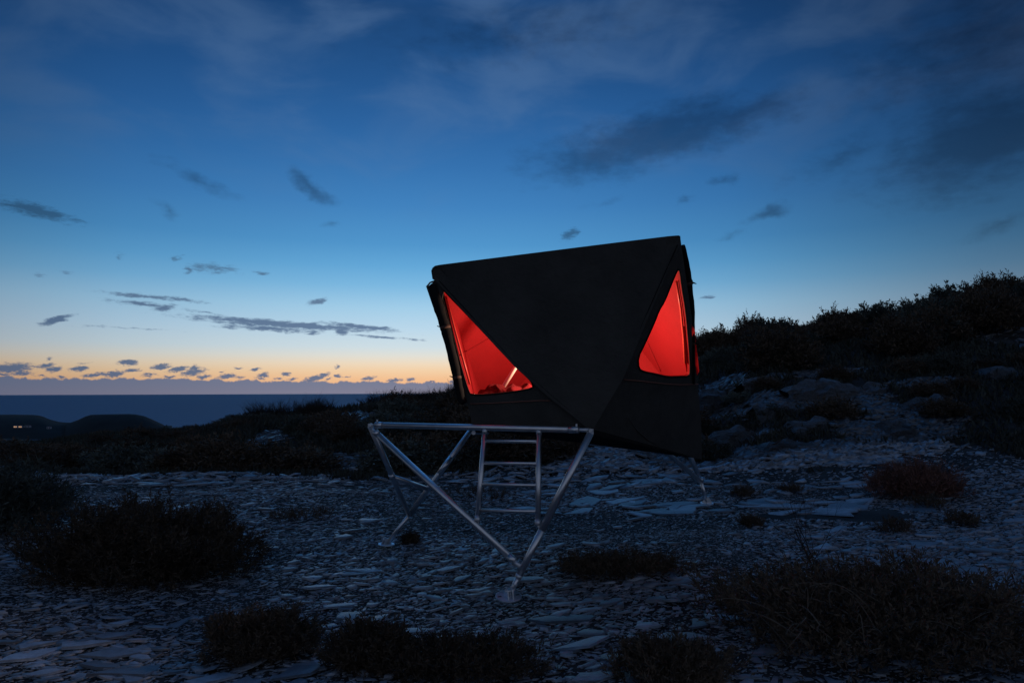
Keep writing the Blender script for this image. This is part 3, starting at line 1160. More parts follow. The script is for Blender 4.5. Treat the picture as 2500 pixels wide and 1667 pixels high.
for (u0, v0, u1, v1_) in ((1122, 867, 1200, 822), (1580, 832, 1614, 906)):
    pts_ = [on_back(u0 + (u1 - u0) * i / 8, v0 + (v1_ - v0) * i / 8, 0.006) for i in range(9)]
    pts_ = [q for q in pts_ if q]
    if len(pts_) > 2:
        tube('lining_seam', pts_, 0.006, M['lining'], tent, 6)
for f_, pl_, pts_, w_ in ((onL, plL, [(1083, 722), (1104, 800), (1126, 880), (1142, 938)], wl), (onR, plR, [(1661, 690), (1671, 755), (1678, 830), (1681, 890)], wr)):
    tube('window_pole', [f_(u, v) - pl_[1] * 0.045 for u, v in pts_], 0.012, M['winpole'], w_, 10)
# inner tent pole and bedding
pole_a = pix(1222, 955, 7.35)
pole_b = pix(1258, 897, 7.30)
dpl = (pole_b - pole_a).normalized()
tube('tent_pole', [pole_a - dpl * 0.32, pole_b + dpl * 1.0], 0.024, M['pole'], tent, 14)

mt_z = pix(1230, 961, 7.1).z
mat_pts = [TL.lerp(TB, 0.04), TB.lerp(TL, 0.10), TRd.lerp(TK_, 0.12), TK_.lerp(TRd, 0.08)]
mc = sum(mat_pts, Vector()) / 4
mat_pts = [mc + (q - mc) * 0.80 for q in mat_pts]
vs = [Vector((q.x, q.y, DECK + 0.035)) for q in mat_pts] + [Vector((q.x, q.y, mt_z - 0.035)) for q in mat_pts] + [Vector((mc.x + (q.x - mc.x) * .97, mc.y + (q.y - mc.y) * .97, mt_z)) for q in mat_pts]
mattress = mk('mattress', vs, [(3, 2, 1, 0)] + [(i, (i + 1) % 4, 4 + (i + 1) % 4, 4 + i) for i in range(4)] + [(4 + i, 4 + (i + 1) % 4, 8 + (i + 1) % 4, 8 + i) for i in range(4)] + [(8, 9, 10, 11)], M['mattress'], origin=(mc.x, mc.y, DECK + 0.035))
props(mattress, 'thick red mattress filling the floor inside the tent', 'mattress')

# rumpled sleeping bag: heaped cloth on the mattress edge
def heap(px_path, depth, hpx, label, seed):
    r = random.Random(seed)
    nx_, ny_ = 46, 20
    a_ = pix(px_path[0][0], px_path[0][1], depth)
    b_ = pix(px_path[1][0], px_path[1][1], depth - 0.12)
    V, Fc = [], []
    hz_ = hpx * depth / F
    for i in range(nx_ + 1):
        s_ = i / nx_
        for j in range(ny_ + 1):
            t_ = j / ny_
            prof = math.sin(math.pi * min(1, max(0, t_))) ** 0.6
            env = min(1, s_ * 7) ** 0.7 * min(1, (1 - s_) * 9) ** 0.5
            fold = 0.72 + 0.20 * math.sin(s_ * 23 + 3.0 * t_ + 0.7 * math.sin(s_ * 11)) + 0.12 * math.sin(s_ * 41 - 5 * t_ + seed)
            p = a_.lerp(b_, s_) + Vector((0.03 * math.sin(t_ * 9 + s_ * 6), (t_ - 0.35) * 0.34, 0))
            p.z = mt_z + hz_ * prof * env * fold
            V.append(p)
    m_ = ny_ + 1
    for i in range(nx_):
        for j in range(ny_):
            Fc.append((i * m_ + j, (i + 1) * m_ + j, (i + 1) * m_ + j + 1, i * m_ + j + 1))
    o = mk('sleeping_bag', V, Fc, M['bedding'], origin=a_.lerp(b_, .5), smooth_=True)
    return props(o, label, 'sleeping bag')


heap([(1172, 961), (1312, 955)], 7.12, 25, 'crumpled dark red sleeping bag on the mattress inside the left window', 2)

# lantern hung inside
lp = Vector((0.62, 7.0, EYE + 0.42))
lan = thing('lantern', lp[:], 'small warm lantern hanging inside the red lit tent', 'lantern')
tube('globe', [lp + Vector((0, 0, -0.06)), lp + Vector((0, 0, -0.045)), lp + Vector((0, 0, 0.045)), lp + Vector((0, 0, 0.06))], [0.02, 0.035, 0.035, 0.02], M['globe'], lan, 14)
tube('cap', [lp + Vector((0, 0, 0.06)), lp + Vector((0, 0, 0.09))], [0.03, 0.012], M['canvas2'], lan, 12)
tube('cord', [lp + Vector((0, 0, 0.09)), Vector((lp.x, lp.y, plT[0].z - 0.10))], 0.003, M['canvas2'], lan, 6)
ld = bpy.data.lights.new('lantern_light', 'POINT')
ld.energy = 86.0
ld.color = (1.0, 0.72, 0.52)
ld.shadow_soft_size = 0.06
lo = bpy.data.objects.new('lantern_light', ld)
link(lo)
lo.parent = lan
lo.location = (0, -0.0, -0.0)
for ch in lan.children:
    if ch.name.startswith('globe'):
        ch.visible_shadow = False

# ------------------------------------------------------------------ slates
def slate_proto(seed):
    r = np.random.default_rng(seed)
    n = int(r.integers(4, 8))
    an = np.sort((np.arange(n) + r.uniform(-0.42, 0.42, n)) / n * 2 * math.pi)
    rad = r.uniform(0.6, 1.25, n)
    bot = np.stack([np.cos(an) * rad, np.sin(an) * rad, np.zeros(n)], 1)
    top = np.stack([np.cos(an) * rad * .975, np.sin(an) * rad * .975, 1 + r.uniform(-.25, .25, n)], 1)
    v = np.concatenate([bot, top])
    loops = list(range(n, 2 * n))
    st, tot = [0], [n]
    for k in range(n):
        st.append(len(loops))
        k2 = (k + 1) % n
        loops += [k, k2, n + k2, n + k]
        tot.append(4)
    return v, np.array(loops), np.array(st), np.array(tot)


PROT = [slate_proto(100 + i) for i in range(24)]

# bushes stand here: no slate drawn inside (x, y, radius)
def ground_at(u, v):
    """ground point under a photo pixel (march the ray)"""
    d = ray(u, v)
    o = Vector((0, 0, EYE))
    t = 2.0
    while t < 400:
        p = o + d * t
        if p.z < hz(p.x, p.y):
            break
        t *= 1.01
    return o + d * t


BARE = [(590, 1096, 640, 1056, 730, 1042, 690, 1080), (780, 1036, 830, 1010, 930, 1002, 890, 1034), (760, 1150, 800, 1114, 960, 1104, 980, 1144), (1690, 1110, 1690, 930, 1880, 905, 2210, 895, 2420, 950, 2300, 1110), (1020, 1150, 1060, 1090, 1180, 1080, 1160, 1140), (1330, 1140, 1380, 1085, 1690, 1100, 1690, 1150), (1740, 1150, 1760, 1090, 2150, 1085, 2200, 1130), (2030, 805, 2100, 785, 2200, 790, 2160, 806)]


def project(x, y, z):
    v_ = np.stack([x, y, np.asarray(z) - EYE], -1) @ np.array(R3)
    return 1250 + F * v_[..., 0] / -v_[..., 2], 833.5 - F * v_[..., 1] / -v_[..., 2]


BANK = 3          # the polygon that is only broken rock between scrub


def in_bare(u, v, x=None, y=None):
    u, v = np.asarray(u, float), np.asarray(v, float)
    out = np.zeros(u.shape, bool)
    for b_ in BARE:
        px = np.array(b_).reshape(-1, 2)
        ins = np.zeros(u.shape, bool)
        for i in range(len(px)):
            (x0, y0), (x1, y1) = px[i], px[i - 1]
            hit = ((y0 > v) != (y1 > v)) & (u < (x1 - x0) * (v - y0) / (y1 - y0 + 1e-9) + x0)
            ins ^= hit
        if b_ is BARE[BANK] and x is not None:
            ins &= fbm(x * 1.0, y * 1.6, 61, 4, 1.1) > 0.12
        out |= ins
    return out


def scatter(n, y0, y1, smin, smax, power, tlim=0.86):
    y = np.exp(rng.uniform(math.log(y0), math.log(y1), n)) if power == 'log' else np.sqrt(rng.uniform(y0 ** 2, y1 ** 2, n))
    x = rng.uniform(-tlim, tlim, n) * y
    sz = smin * (smax / smin) ** (rng.random(n) ** 2.0)
    return x, y, sz


sets = [scatter(62000, 3.5, 9.0, 0.008, 0.034, 'lin'), scatter(38000, 8.6, 13.0, 0.012, 0.044, 'lin'), scatter(22000, 12.4, 20.0, 0.018, 0.060, 'lin'), scatter(3200, 3.4, 8.5, 0.028, 0.085, 'lin'), scatter(1000, 3.4, 16.0, 0.05, 0.17, 'log'), scatter(30000, 14, 46, 0.06, 0.26, 'lin')]
# broad sheets of bedrock slate lying flush, right of the tent
shx = rng.uniform(1280, 2260, 120)
shy = rng.uniform(10.2, 13.6, 120)
sets.append(((shx - 1250) / F * shy, shy, rng.uniform(0.12, 0.34, 120)))


def ground_pts(u, v):
    d_ = np.stack([(u - 1250.0) / F, -(v - 833.5) / F, -np.ones_like(u)], -1) @ np.array(R3).T
    lo_t, hi_t = np.full(u.shape, 8.0), np.full(u.shape, 90.0)
    t_ = np.full(u.shape, 8.0)
    done = np.zeros(u.shape, bool)
    while t_.max() < 90 and not done.all():
        nt_ = t_ * 1.035
        p_ = d_ * nt_[:, None]
        below = (p_[:, 2] + EYE < height(p_[:, 0], p_[:, 1])) & ~done
        lo_t = np.where(below, t_, lo_t)
        hi_t = np.where(below, nt_, hi_t)
        done |= below
        t_ = nt_
    for _ in range(7):
        md = (lo_t + hi_t) / 2
        p_ = d_ * md[:, None]
        below = p_[:, 2] + EYE < height(p_[:, 0], p_[:, 1])
        hi_t = np.where(below, md, hi_t)
        lo_t = np.where(below, lo_t, md)
    p_ = d_ * hi_t[:, None]
    return p_[done, 0], p_[done, 1]


bu, bvv = [], []
for b_ in BARE:
    px = np.array(b_, float).reshape(-1, 2)
    (u0, v0), (u1, v1_) = px.min(0), px.max(0)
    k_ = int((u1 - u0) * (v1_ - v0) / 16)
    bu.append(rng.uniform(u0, u1, k_))
    bvv.append(rng.uniform(v0, v1_, k_))
bu, bvv = np.concatenate(bu), np.concatenate(bvv)
ok_ = in_bare(bu, bvv)
bx_, by_ = ground_pts(bu[ok_], bvv[ok_])
sets.append((bx_, by_, by_ / 20 * 0.05 * (4.0 ** rng.random(len(bx_)))))
sx = np.concatenate([a[0] for a in sets])
sy = np.concatenate([a[1] for a in sets])
ssz = np.concatenate([a[2] for a in sets])
# coarser slabs gather in drifts, fine chips elsewhere
dr = fbm(sx, sy, 31, 4, 0.8)
ssz = ssz * (1.0 + 0.45 * np.clip(dr, -1, 1))
# vegetation has taken over beyond the slate floor
tt = sx / sy
uu = 1250 + tt * F
limit = np.interp(uu, [-600, 0, 200, 420, 520, 700, 1000, 1300, 1700, 1900, 2300, 2700], [18.5, 18.5, 18.0, 16.4, 14.6, 14.9, 14.6, 14.4, 15.5, 15.0, 14.2, 13.5]) + 1.9 * fbm(sx, sy, 33, 4, 0.7)
patch = fbm(sx, sy, 35, 4, 0.30)
gu, gv = project(sx, sy, height(sx, sy))
keep = (sy < limit) | in_bare(gu + 14 * fbm(sx, sy, 51, 3, 1.1), gv + 6 * fbm(sx, sy, 52, 3, 1.1), sx, sy) | ((patch > 0.75) & (uu > 500) & (sy < 30))
bare = fbm(sx, sy, 37, 4, 0.9)
keep &= ~((bare < -0.95) & (ssz < 0.12))
for f_ in (F1, F2, F3):
    keep &= ~((np.hypot(sx - f_.x, sy - f_.y) < 0.34) & (ssz > 0.035))
sx, sy, ssz = sx[keep], sy[keep], ssz[keep]
sz0 = height(sx, sy)
n_s = len(sx)
yaw = rng.normal(0.45, 0.6, n_s)
elong = rng.uniform(1.1, 2.6, n_s)
steep = np.where(sy > 14.5, 3.6, 1.0)
tx = rng.normal(0.02, 0.14, n_s) * np.clip(0.05 / ssz, 0.35, 1.2) * steep
ty = rng.normal(-0.07, 0.14, n_s) * np.clip(0.05 / ssz, 0.35, 1.2) * steep
thick = np.clip(ssz * rng.uniform(0.09, 0.26, n_s), 0.003, 0.018) * np.where(sy > 14.5, 2.0, 1.0)
eps = 0.06
nxg = -(height(sx + eps, sy) - height(sx - eps, sy)) / (2 * eps)
nyg = -(height(sx, sy + eps) - height(sx, sy - eps)) / (2 * eps)
pid = rng.integers(0, len(PROT), n_s)
lift = rng.uniform(-0.5, 0.5, n_s) * thick + np.clip(ssz * 0.04, 0, 0.008)
# the ones that look largest in the picture become objects of their own
app = ssz * ssz * elong / sy ** 3
inview = (np.abs(sx / sy) < 0.74) & (sy > 4.35)
app = np.where(inview, app, 0)
order = np.argsort(-app)
solo = order[:300]
rest = np.setdiff1d(np.arange(n_s), solo)


def rot_mats(i):
    cy, sy_ = np.cos(yaw[i]), np.sin(yaw[i])
    # tilt = own tilt + ground slope
    ax = tx[i] - nxg[i]
    ay = ty[i] - nyg[i]
    ex = np.stack([cy, sy_, cy * ax + sy_ * ay], -1)
    ex /= np.linalg.norm(ex, axis=-1, keepdims=True)
    ey = np.stack([-sy_, cy, -sy_ * ax + cy * ay], -1)
    ey -= ex * np.sum(ex * ey, -1, keepdims=True)
    ey /= np.linalg.norm(ey, axis=-1, keepdims=True)
    ez = np.cross(ex, ey)
    return np.stack([ex, ey, ez], -1)


def scree(name, ids, label, material=None):
    Vs, Ls, Ss, Ts = [], [], [], []
    vo = lo_ = 0
    for k, (pv, pl_, ps, pt) in enumerate(PROT):
        i = ids[pid[ids] == k]
        if len(i) == 0:
            continue
        Rm = rot_mats(i)
        sc = np.stack([ssz[i] * elong[i] ** .5, ssz[i] / elong[i] ** .5, thick[i]], -1)
        loc = pv[None] * sc[:, None, :]
        wv = np.einsum('nij,nkj->nki', Rm, loc) + np.stack([sx[i], sy[i], sz0[i] + lift[i]], -1)[:, None, :]
        nv = pv.shape[0]
        Vs.append(wv.reshape(-1, 3))
        Ls.append((pl_[None] + (np.arange(len(i)) * nv)[:, None] + vo).ravel())
        Ss.append((ps[None] + (np.arange(len(i)) * len(pl_))[:, None] + lo_).ravel())
        Ts.append(np.tile(pt, len(i)))
        vo += nv * len(i)
        lo_ += len(pl_) * len(i)
    me = np_mesh(name, np.concatenate(Vs), np.concatenate(Ls), np.concatenate(Ss), np.concatenate(Ts))
    me.materials.append(material or M['slate'])
    o = link(bpy.data.objects.new(name, me))
    return props(o, label, 'slate', None, 'stuff')


far_ = ((sy[rest] > 15.2) & (sx[rest] > 3.0)) | (sy[rest] > 19.0)
scree('slate_scree', rest[~far_], 'countless small broken slate chips covering the open ground')
scree('rock_rubble', rest[far_], 'broken dark rock rubble strewn over the steep bank and far slope', M['rubble'])
PM = []
for k, (pv, pl_, ps, pt) in enumerate(PROT):
    me = np_mesh('loose_slate', pv, pl_, ps, pt)
    me.materials.append(M['slate'])
    PM.append(me)
for i in solo:
    o = bpy.data.objects.new('loose_slate', PM[pid[i]])
    Rm = rot_mats(np.array([i]))[0]
    mw = Matrix([[Rm[0][0], Rm[0][1], Rm[0][2], 0], [Rm[1][0], Rm[1][1], Rm[1][2], 0], [Rm[2][0], Rm[2][1], Rm[2][2], 0], [0, 0, 0, 1]])
    o.matrix_world = Matrix.Translation((sx[i], sy[i], sz0[i] + lift[i])) @ mw @ Matrix.Diagonal((ssz[i] * elong[i] ** .5, ssz[i] / elong[i] ** .5, thick[i], 1))
    link(o)
    props(o, 'larger flat slate slab lying loose among the small chips', 'slate', 'loose slate slabs on the ground')

# ------------------------------------------------------------------ plants
def blades_mesh(name, pts, dirs, lens, wids, material, bend=0.25, quads=False):
    """narrow leaf triangles: base pts, direction, length, width (numpy)"""
    n = len(pts)
    d = dirs / np.linalg.norm(dirs, axis=1, keepdims=True)
    rnd = rng.normal(size=(n, 3))
    side = np.cross(d, rnd)
    side /= np.linalg.norm(side, axis=1, keepdims=True) + 1e-9
    up = np.cross(side, d)
    w = wids[:, None] * side * 0.5
    mid_ = pts + d * lens[:, None] * 0.5 + up * (lens * bend * 0.15)[:, None]
    tip = pts + d * lens[:, None] - up * (lens * bend * 0.2)[:, None]
    V = np.stack([pts, mid_ + w, tip, mid_ - w], 1).reshape(-1, 3)
    b = (np.arange(n) * 4)[:, None]
    loops = (b + np.array([[0, 1, 2, 3]])).ravel()
    me = np_mesh(name, V, loops, np.arange(n) * 4, np.full(n, 4))
    me.materials.append(material)
    return me


def dome(n, rx, ry, h, shell=0.45, lobes=6, seed=0, p_exp=0.5):
    """points spread through the outer part of an uneven dome, with outward directions"""
    r = np.random.default_rng(seed)
    th = r.uniform(0, 2 * math.pi, n)
    ph = np.arcsin(r.uniform(0.0, 1.0, n) ** 0.85)
    rad = 1 - shell * r.random(n) ** 1.6
    lump = 1 + 0.16 * np.sin(th * 3 + 1.7 * np.sin(ph * 4 + seed)) + 0.13 * np.sin(th * lobes + ph * 7 + seed) + 0.10 * np.sin(th * 11 - ph * 9 + 2 * seed)
    rad = rad * lump
    d = np.stack([np.cos(ph) * np.cos(th), np.cos(ph) * np.sin(th), np.sin(ph) ** 0.8], 1)
    p = d * np.array([rx, ry, h]) * rad[:, None]
    return p, d


def sprig_shrub(rx, ry, h, nsprig, per, leaf, width, seed, up=0.55, spr=0.18):
    """shrub of many upright sprigs, each a spray of fine leaves"""
    r = np.random.default_rng(seed)
    p, d = dome(nsprig, rx, ry, h, 0.55, 6, seed)
    dd = d + np.array([0, 0, up]) + r.normal(0, 0.28, d.shape)
    dd /= np.linalg.norm(dd, axis=1, keepdims=True)
    L_ = spr * r.uniform(0.5, 1.3, nsprig)
    t = r.random((nsprig, per))
    base = p[:, None, :] + dd[:, None, :] * (L_[:, None] * t)[:, :, None]
    ld = dd[:, None, :] * 0.8 + r.normal(0, 0.55, (nsprig, per, 3))
    base = base.reshape(-1, 3)
    base[:, 2] = np.maximum(base[:, 2], 0.0)
    ld = ld.reshape(-1, 3)
    n = len(base)
    ln = leaf * r.uniform(0.6, 1.4, n)
    wd = width * r.uniform(0.7, 1.3, n)
    return base, ld, ln, wd


def stems_data(rx, ry, h, n, seed, rad=0.008, lean=0.9):
    r = random.Random(seed)
    c = Col()
    for i in range(n):
        a = r.uniform(0, 2 * math.pi)
        k = math.sqrt(r.random()) * lean
        b0 = Vector((math.cos(a) * rx * k * 0.35, math.sin(a) * ry * k * 0.35, -0.03))
        tip = Vector((math.cos(a) * rx * k * 0.95, math.sin(a) * ry * k * 0.95, h * (0.95 - 0.5 * k * k) * r.uniform(0.75, 1.05)))
        md = b0.lerp(tip, 0.5) + Vector((r.uniform(-.1, .1) * rx, r.uniform(-.1, .1) * ry, h * 0.12))
        c.tube([b0, md, tip], [rad, rad * 0.7, rad * 0.25], 4)
    return c


def shrub(name, loc, rx, ry, h, nsprig, per, leaf, width, seed, label, cat='shrub', group=None, m_leaf='leaf_gorse', up=0.55, spr=0.18, nstem=30, m_stem='twig', stem_r=0.008):
    t = thing(name, loc, label, cat, group)
    pts, d, ln, wd = sprig_shrub(rx, ry, h, nsprig, per, leaf, width, seed, up, spr)
    me = blades_mesh('foliage', pts, d, ln, wd, M[m_leaf])
    o = link(bpy.data.objects.new('foliage', me))
    o.parent = t
    c = stems_data(rx, ry, h, nstem, seed, stem_r)
    me2 = bpy.data.meshes.new('stems')
    me2.from_pydata([tuple(v) for v in c.v], [], c.f)
    me2.materials.append(M[m_stem])
    o2 = link(bpy.data.objects.new('stems', me2))
    o2.parent = t
    return t


def gpos(u, v):
    p = ground_at(u, v)
    return (p.x, p.y, hz(p.x, p.y) - 0.02)


# foreground shrubs, each sized from the photo
def px_w(u0, u1, y):
    return (u1 - u0) / F * y / 2


p = gpos(345, 1405)
shrub('heather_bush', (p[0], p[1], p[2]), px_w(78, 640, p[1]) * 0.90, 0.62, 0.58, 3600, 16, 0.055, 0.012, 3, 'large dark heather bush standing alone on the slates', 'bush', None, 'leaf_heather', 0.75, 0.17, 60)
p = gpos(20, 1300)
shrub('gorse_bush', (p[0] - 0.25, p[1], p[2]), 0.85, 0.8, 0.78, 2200, 14, 0.07, 0.013, 5, 'dark bush beyond the large heather bush on the slates', 'bush', None, 'leaf_gorse', 0.7, 0.22, 50)
p = gpos(640, 1600)
shrub('heather_tuft', p, px_w(500, 775, p[1]) * 0.85, 0.25, 0.22, 1500, 16, 0.04, 0.008, 8, 'small rounded heather tuft between pale slates', 'plant', None, 'leaf_heather', 0.9, 0.10, 40)
p = gpos(1100, 1640)
shrub('heather_patch', p, px_w(860, 1370, p[1]) * 0.9, 0.30, 0.12, 1100, 14, 0.04, 0.008, 9, 'wide low heather patch in front of the tripod foot', 'plant', None, 'leaf_heather', 0.9, 0.10, 50)
p = gpos(900, 1625)
shrub('heather_tuft', p, 0.26, 0.2, 0.22, 800, 15, 0.04, 0.008, 10, 'heather tuft at the end of the wide low heather patch', 'plant', None, 'leaf_heather', 0.9, 0.10, 30)
p = gpos(1640, 1655)
shrub('heather_tuft', p, 0.36, 0.22, 0.16, 900, 15, 0.04, 0.008, 12, 'low heather tuft beside the bramble thicket', 'plant', None, 'leaf_heather', 0.9, 0.09, 30)
p = gpos(1520, 1400)
shrub('heather_patch', p, px_w(1370, 1690, p[1]) * 0.95, 0.34, 0.11, 800, 13, 0.045, 0.008, 13, 'low brown heather patch beside the near tripod foot', 'plant', None, 'leaf_heather', 0.9, 0.10, 30, 'stem_pale')
p = gpos(2170, 1560)
shrub('bramble_thicket', p, px_w(1760, 2640, p[1]) * 0.92, 0.85, 0.40, 3000, 11, 0.05, 0.012, 14, 'wide dark bramble thicket full of arching stems', 'bush', None, 'leaf_heather', 0.5, 0.14, 90)
# arching bramble canes are part of the thicket
br = [o for o in bpy.data.objects if o.name == 'bramble_thicket'][0]
r_ = random.Random(5)
for i in range(110):
    a = Vector((r_.uniform(-1.0, 1.1), r_.uniform(-0.75, 0.5), 0.10 + r_.uniform(0, .25)))
    b_ = a + Vector((r_.uniform(-.55, .55), r_.uniform(-.4, .4), r_.uniform(0.0, .3)))
    pk = a.lerp(b_, 0.5) + Vector((r_.uniform(-.12, .12), r_.uniform(-.1, .1), r_.uniform(.06, .22)))
    pts_ = []
    for k in range(9):
        t = k / 8
        pts_.append(a * (1 - t) ** 2 + pk * 2 * t * (1 - t) + b_ * t * t)
    vs, fs = tube_data(pts_, [0.0045 * (1 - .6 * k / 8) for k in range(9)], 5)
    me = bpy.data.meshes.new('cane')
    me.from_pydata([tuple(v) for v in vs], [], fs)
    me.materials.append(M['stem_pale'])
    o = link(bpy.data.objects.new('cane', me))
    o.parent = br

p = gpos(2240, 1215)
shrub('dry_grass_clump', p, px_w(2225, 2450, p[1]) * .9, 0.4, 0.40, 1300, 10, 0.10, 0.010, 17, 'reddish dry grass clump at the foot of the bank', 'plant', None, 'leaf_brown', 1.2, 0.16, 20, 'stem_pale')
for k, (u, v, w, h, lab) in enumerate([(2190, 1300, 45, 0.16, 'small dark tuft on the slates beyond the bramble thicket'), (2345, 1280, 40, 0.14, 'small dark tuft beneath the reddish dry grass clump'), (2270, 1240, 40, 0.2, 'dark tuft joining the foot of the reddish grass clump'), (1835, 1285, 24, 0.10, 'tiny dark tuft on the slates in line with the far right foot'), (1815, 1212, 28, 0.12, 'tiny dark tuft near the far right tripod foot'), (1930, 1200, 34, 0.08, 'tiny tuft between two pale slate sheets'), (740, 1265, 70, 0.07, 'thin dark mat of heather on the open slates'), (1170, 1215, 80, 0.14, 'dark mat of heather seen behind the ladder'), (1000, 1328, 15, 0.05, 'tiny dark tuft beside the far left foot plate')]):
    p = gpos(u, v)
    shrub('heather_tuft', p, w / F * p[1], w / F * p[1] * 0.8, h * 0.7, 95, 11, 0.06, 0.009, 40 + k, lab, 'plant', None, 'leaf_heather', 0.9, 0.09, 14)

# bare sapling among the slates
p = gpos(2000, 1420)


def branch(c, a, d, ln, rad, depth, r, tips=None):
    segs = 4
    pts_ = [a]
    rr = [rad]
    q = a.copy()
    dd = d.copy()
    for k in range(segs):
        dd = (dd + Vector((r.uniform(-.18, .18), r.uniform(-.18, .18), r.uniform(-.06, .14)))).normalized()
        q = q + dd * (ln / segs)
        pts_.append(q.copy())
        rr.append(rad * (1 - 0.6 * (k + 1) / segs))
    c.add(*tube_data(pts_, rr, 4 if rad < 0.01 else 5, caps=False))
    if depth > 0:
        for k in range(r.randint(3, 4)):
            i = r.randint(1, segs)
            nd = (dd + Vector((r.uniform(-1, 1), r.uniform(-1, 1), r.uniform(-.1, .8)))).normalized()
            branch(c, pts_[i], nd, ln * r.uniform(.5, .75), rr[i] * 0.65, depth - 1, r)


t = thing('bare_sapling', p, 'thin leafless sapling rising out of the bramble thicket', 'sapling')
c = Col()
r_ = random.Random(9)
for k in range(4):
    branch(c, Vector((r_.uniform(-.05, .05), r_.uniform(-.05, .05), 0)), Vector((r_.uniform(-.35, .35), r_.uniform(-.2, .2), 1)).normalized(), r_.uniform(.55, .8), 0.006, 3, r_)
me = bpy.data.meshes.new('branches')
me.from_pydata([tuple(v) for v in c.v], [], c.f)
me.materials.append(M['twig'])
o = link(bpy.data.objects.new('branches', me))
o.parent = t

# ---- prototypes for the bushes of the slopes
def proto_bush(seed, rx, ry, h, nsprig, per, leaf, width, m_leaf, spr):
    pts, d, ln, wd = sprig_shrub(rx, ry, h, nsprig, per, leaf, width, seed, 0.5, spr)
    me = blades_mesh('foliage', pts, d, ln, wd, M[m_leaf])
    c = stems_data(rx, ry, h, 26, seed, 0.014)
    m2 = bpy.data.meshes.new('stems')
    m2.from_pydata([tuple(v) for v in c.v], [], c.f)
    m2.materials.append(M['twig'])
    return me, m2


GP = [proto_bush(60 + i, 1.0, 0.95, 1.0, 850, 9, 0.13, 0.045, 'leaf_gorse' if i % 2 else 'leaf_heather', 0.30) for i in range(5)]


def proto_twiggy(seed, h):
    r = random.Random(seed)
    c = Col()
    for k in range(20):
        branch(c, Vector((r.uniform(-.45, .45), r.uniform(-.35, .35), -0.05)), Vector((r.uniform(-1.0, 1.0), r.uniform(-.7, .7), 1)).normalized(), r.uniform(.42, .60) * h, 0.030, 3, r)
    m2 = bpy.data.meshes.new('branches')
    m2.from_pydata([tuple(v) for v in c.v], [], c.f)
    m2.materials.append(M['twig'])
    return m2


TP = [proto_twiggy(80 + i, 1.3) for i in range(4)]


def put_bush(x, y, s_, sz_, k, label, group, twig=False, name='gorse_bush'):
    gu_, gv_ = project(np.array([x]), np.array([y]), np.array([hz(x, y)]))
    xa, ya = np.array([x]), np.array([y])
    if in_bare(gu_, gv_ - 12, xa, ya)[0] or in_bare(gu_, gv_ + 8, xa, ya)[0]:
        return
    t = thing(name, (x, y, hz(x, y) - 0.05), label, 'bush', group)
    t.scale = (s_, s_, sz_)
    t.rotation_euler = (0, 0, random.uniform(0, 6.28))
    if twig:
        o = link(bpy.data.objects.new('branches', TP[k % len(TP)]))
        o.parent = t
    else:
        for nm, me in zip(('foliage', 'stems'), GP[k % len(GP)]):
            o = link(bpy.data.objects.new(nm, me))
            o.parent = t


ridx = random.Random(21)
# skyline and slope of the right-hand bank
for k in range(120):
    u = ridx.uniform(1690, 2620)
    top = np.interp(u, [1690, 1720, 1900, 2150, 2500, 2700], [40, 38, 36, 34, 31, 30])
    lowy = np.interp(u, [1690, 1900, 2150, 2500, 2700], [25, 22, 22, 20, 20])
    y = ridx.uniform(lowy, top + 3) if k % 3 else ridx.uniform(top - 2.5, top + 1.5)
    x = (u - 1250) / F * y
    s_ = ridx.uniform(0.4, 1.05)
    put_bush(x, y, s_, s_ * ridx.uniform(0.7, 1.2), k, 'dark gorse bush growing on the steep bank beside the tent', 'gorse bushes on the steep bank')
# low bushes between the rocks at the foot of the bank
for k in range(34):
    u = ridx.uniform(1700, 2600)
    y = ridx.uniform(15.2, 21)
    x = (u - 1250) / F * y
    s_ = ridx.uniform(0.3, 0.6)
    put_bush(x, y, s_, s_ * ridx.uniform(0.5, 0.9), k, 'low dark bush among the rocks at the foot of the bank', 'low bushes among the rocks')
# hollow beyond the slate floor
for k in range(120):
    u = ridx.uniform(-150, 1680)
    y0 = np.interp(u, [0, 200, 420, 520, 700, 1680], [20.5, 20.0, 18.0, 16.2, 16.2, 17])
    y = y0 + (ridx.random() ** 1.7) * 26
    x = (u - 1250) / F * y
    s_ = ridx.uniform(0.5, 1.0)
    hh = s_ * ridx.uniform(0.6, 0.95)
    # stay under the skyline seen in the photo
    put_bush(x, y, s_ * 1.15, hh, k, 'dark rounded bush in the hollow beyond the slate floor', 'bushes in the hollow')
# leafless thorn bushes on the ridge against the sea
for k in range(46):
    u = ridx.uniform(560, 1180) if k < 36 else ridx.uniform(1120, 1700)
    y = ridx.uniform(44, 53)
    x = (u - 1250) / F * y
    s_ = ridx.uniform(0.9, 1.35) if u < 930 else ridx.uniform(0.6, 0.95)
    put_bush(x, y, s_ * 1.3, s_, k, 'bare twiggy thorn bush on the ridge against the sea', 'thorn bushes on the ridge', True, 'thorn_bush')
for k, (u, s_) in enumerate([(940, .7), (958, .9), (978, 1.0), (1000, 1.0), (1022, .9), (1040, .75), (1085, 1.0), (1110, 1.1), (1135, 1.0)]):
    y = 47 + k * 0.3
    put_bush((u - 1250) / F * y, y, s_, s_ * 0.95, k, 'tall bare thorn bush topping the ridge beside the tent', 'tall thorn bushes by the tent', True, 'thorn_bush')
for k in range(60):
    u = ridx.uniform(250, 1700)
    y = ridx.uniform(42, 58)
    x = (u - 1250) / F * y
    s_ = ridx.uniform(0.5, 0.85)
    put_bush(x, y, s_ * 1.3, s_ * 0.7, k, 'small dark bush on the ridge below the thorn bushes', 'small bushes on the ridge')

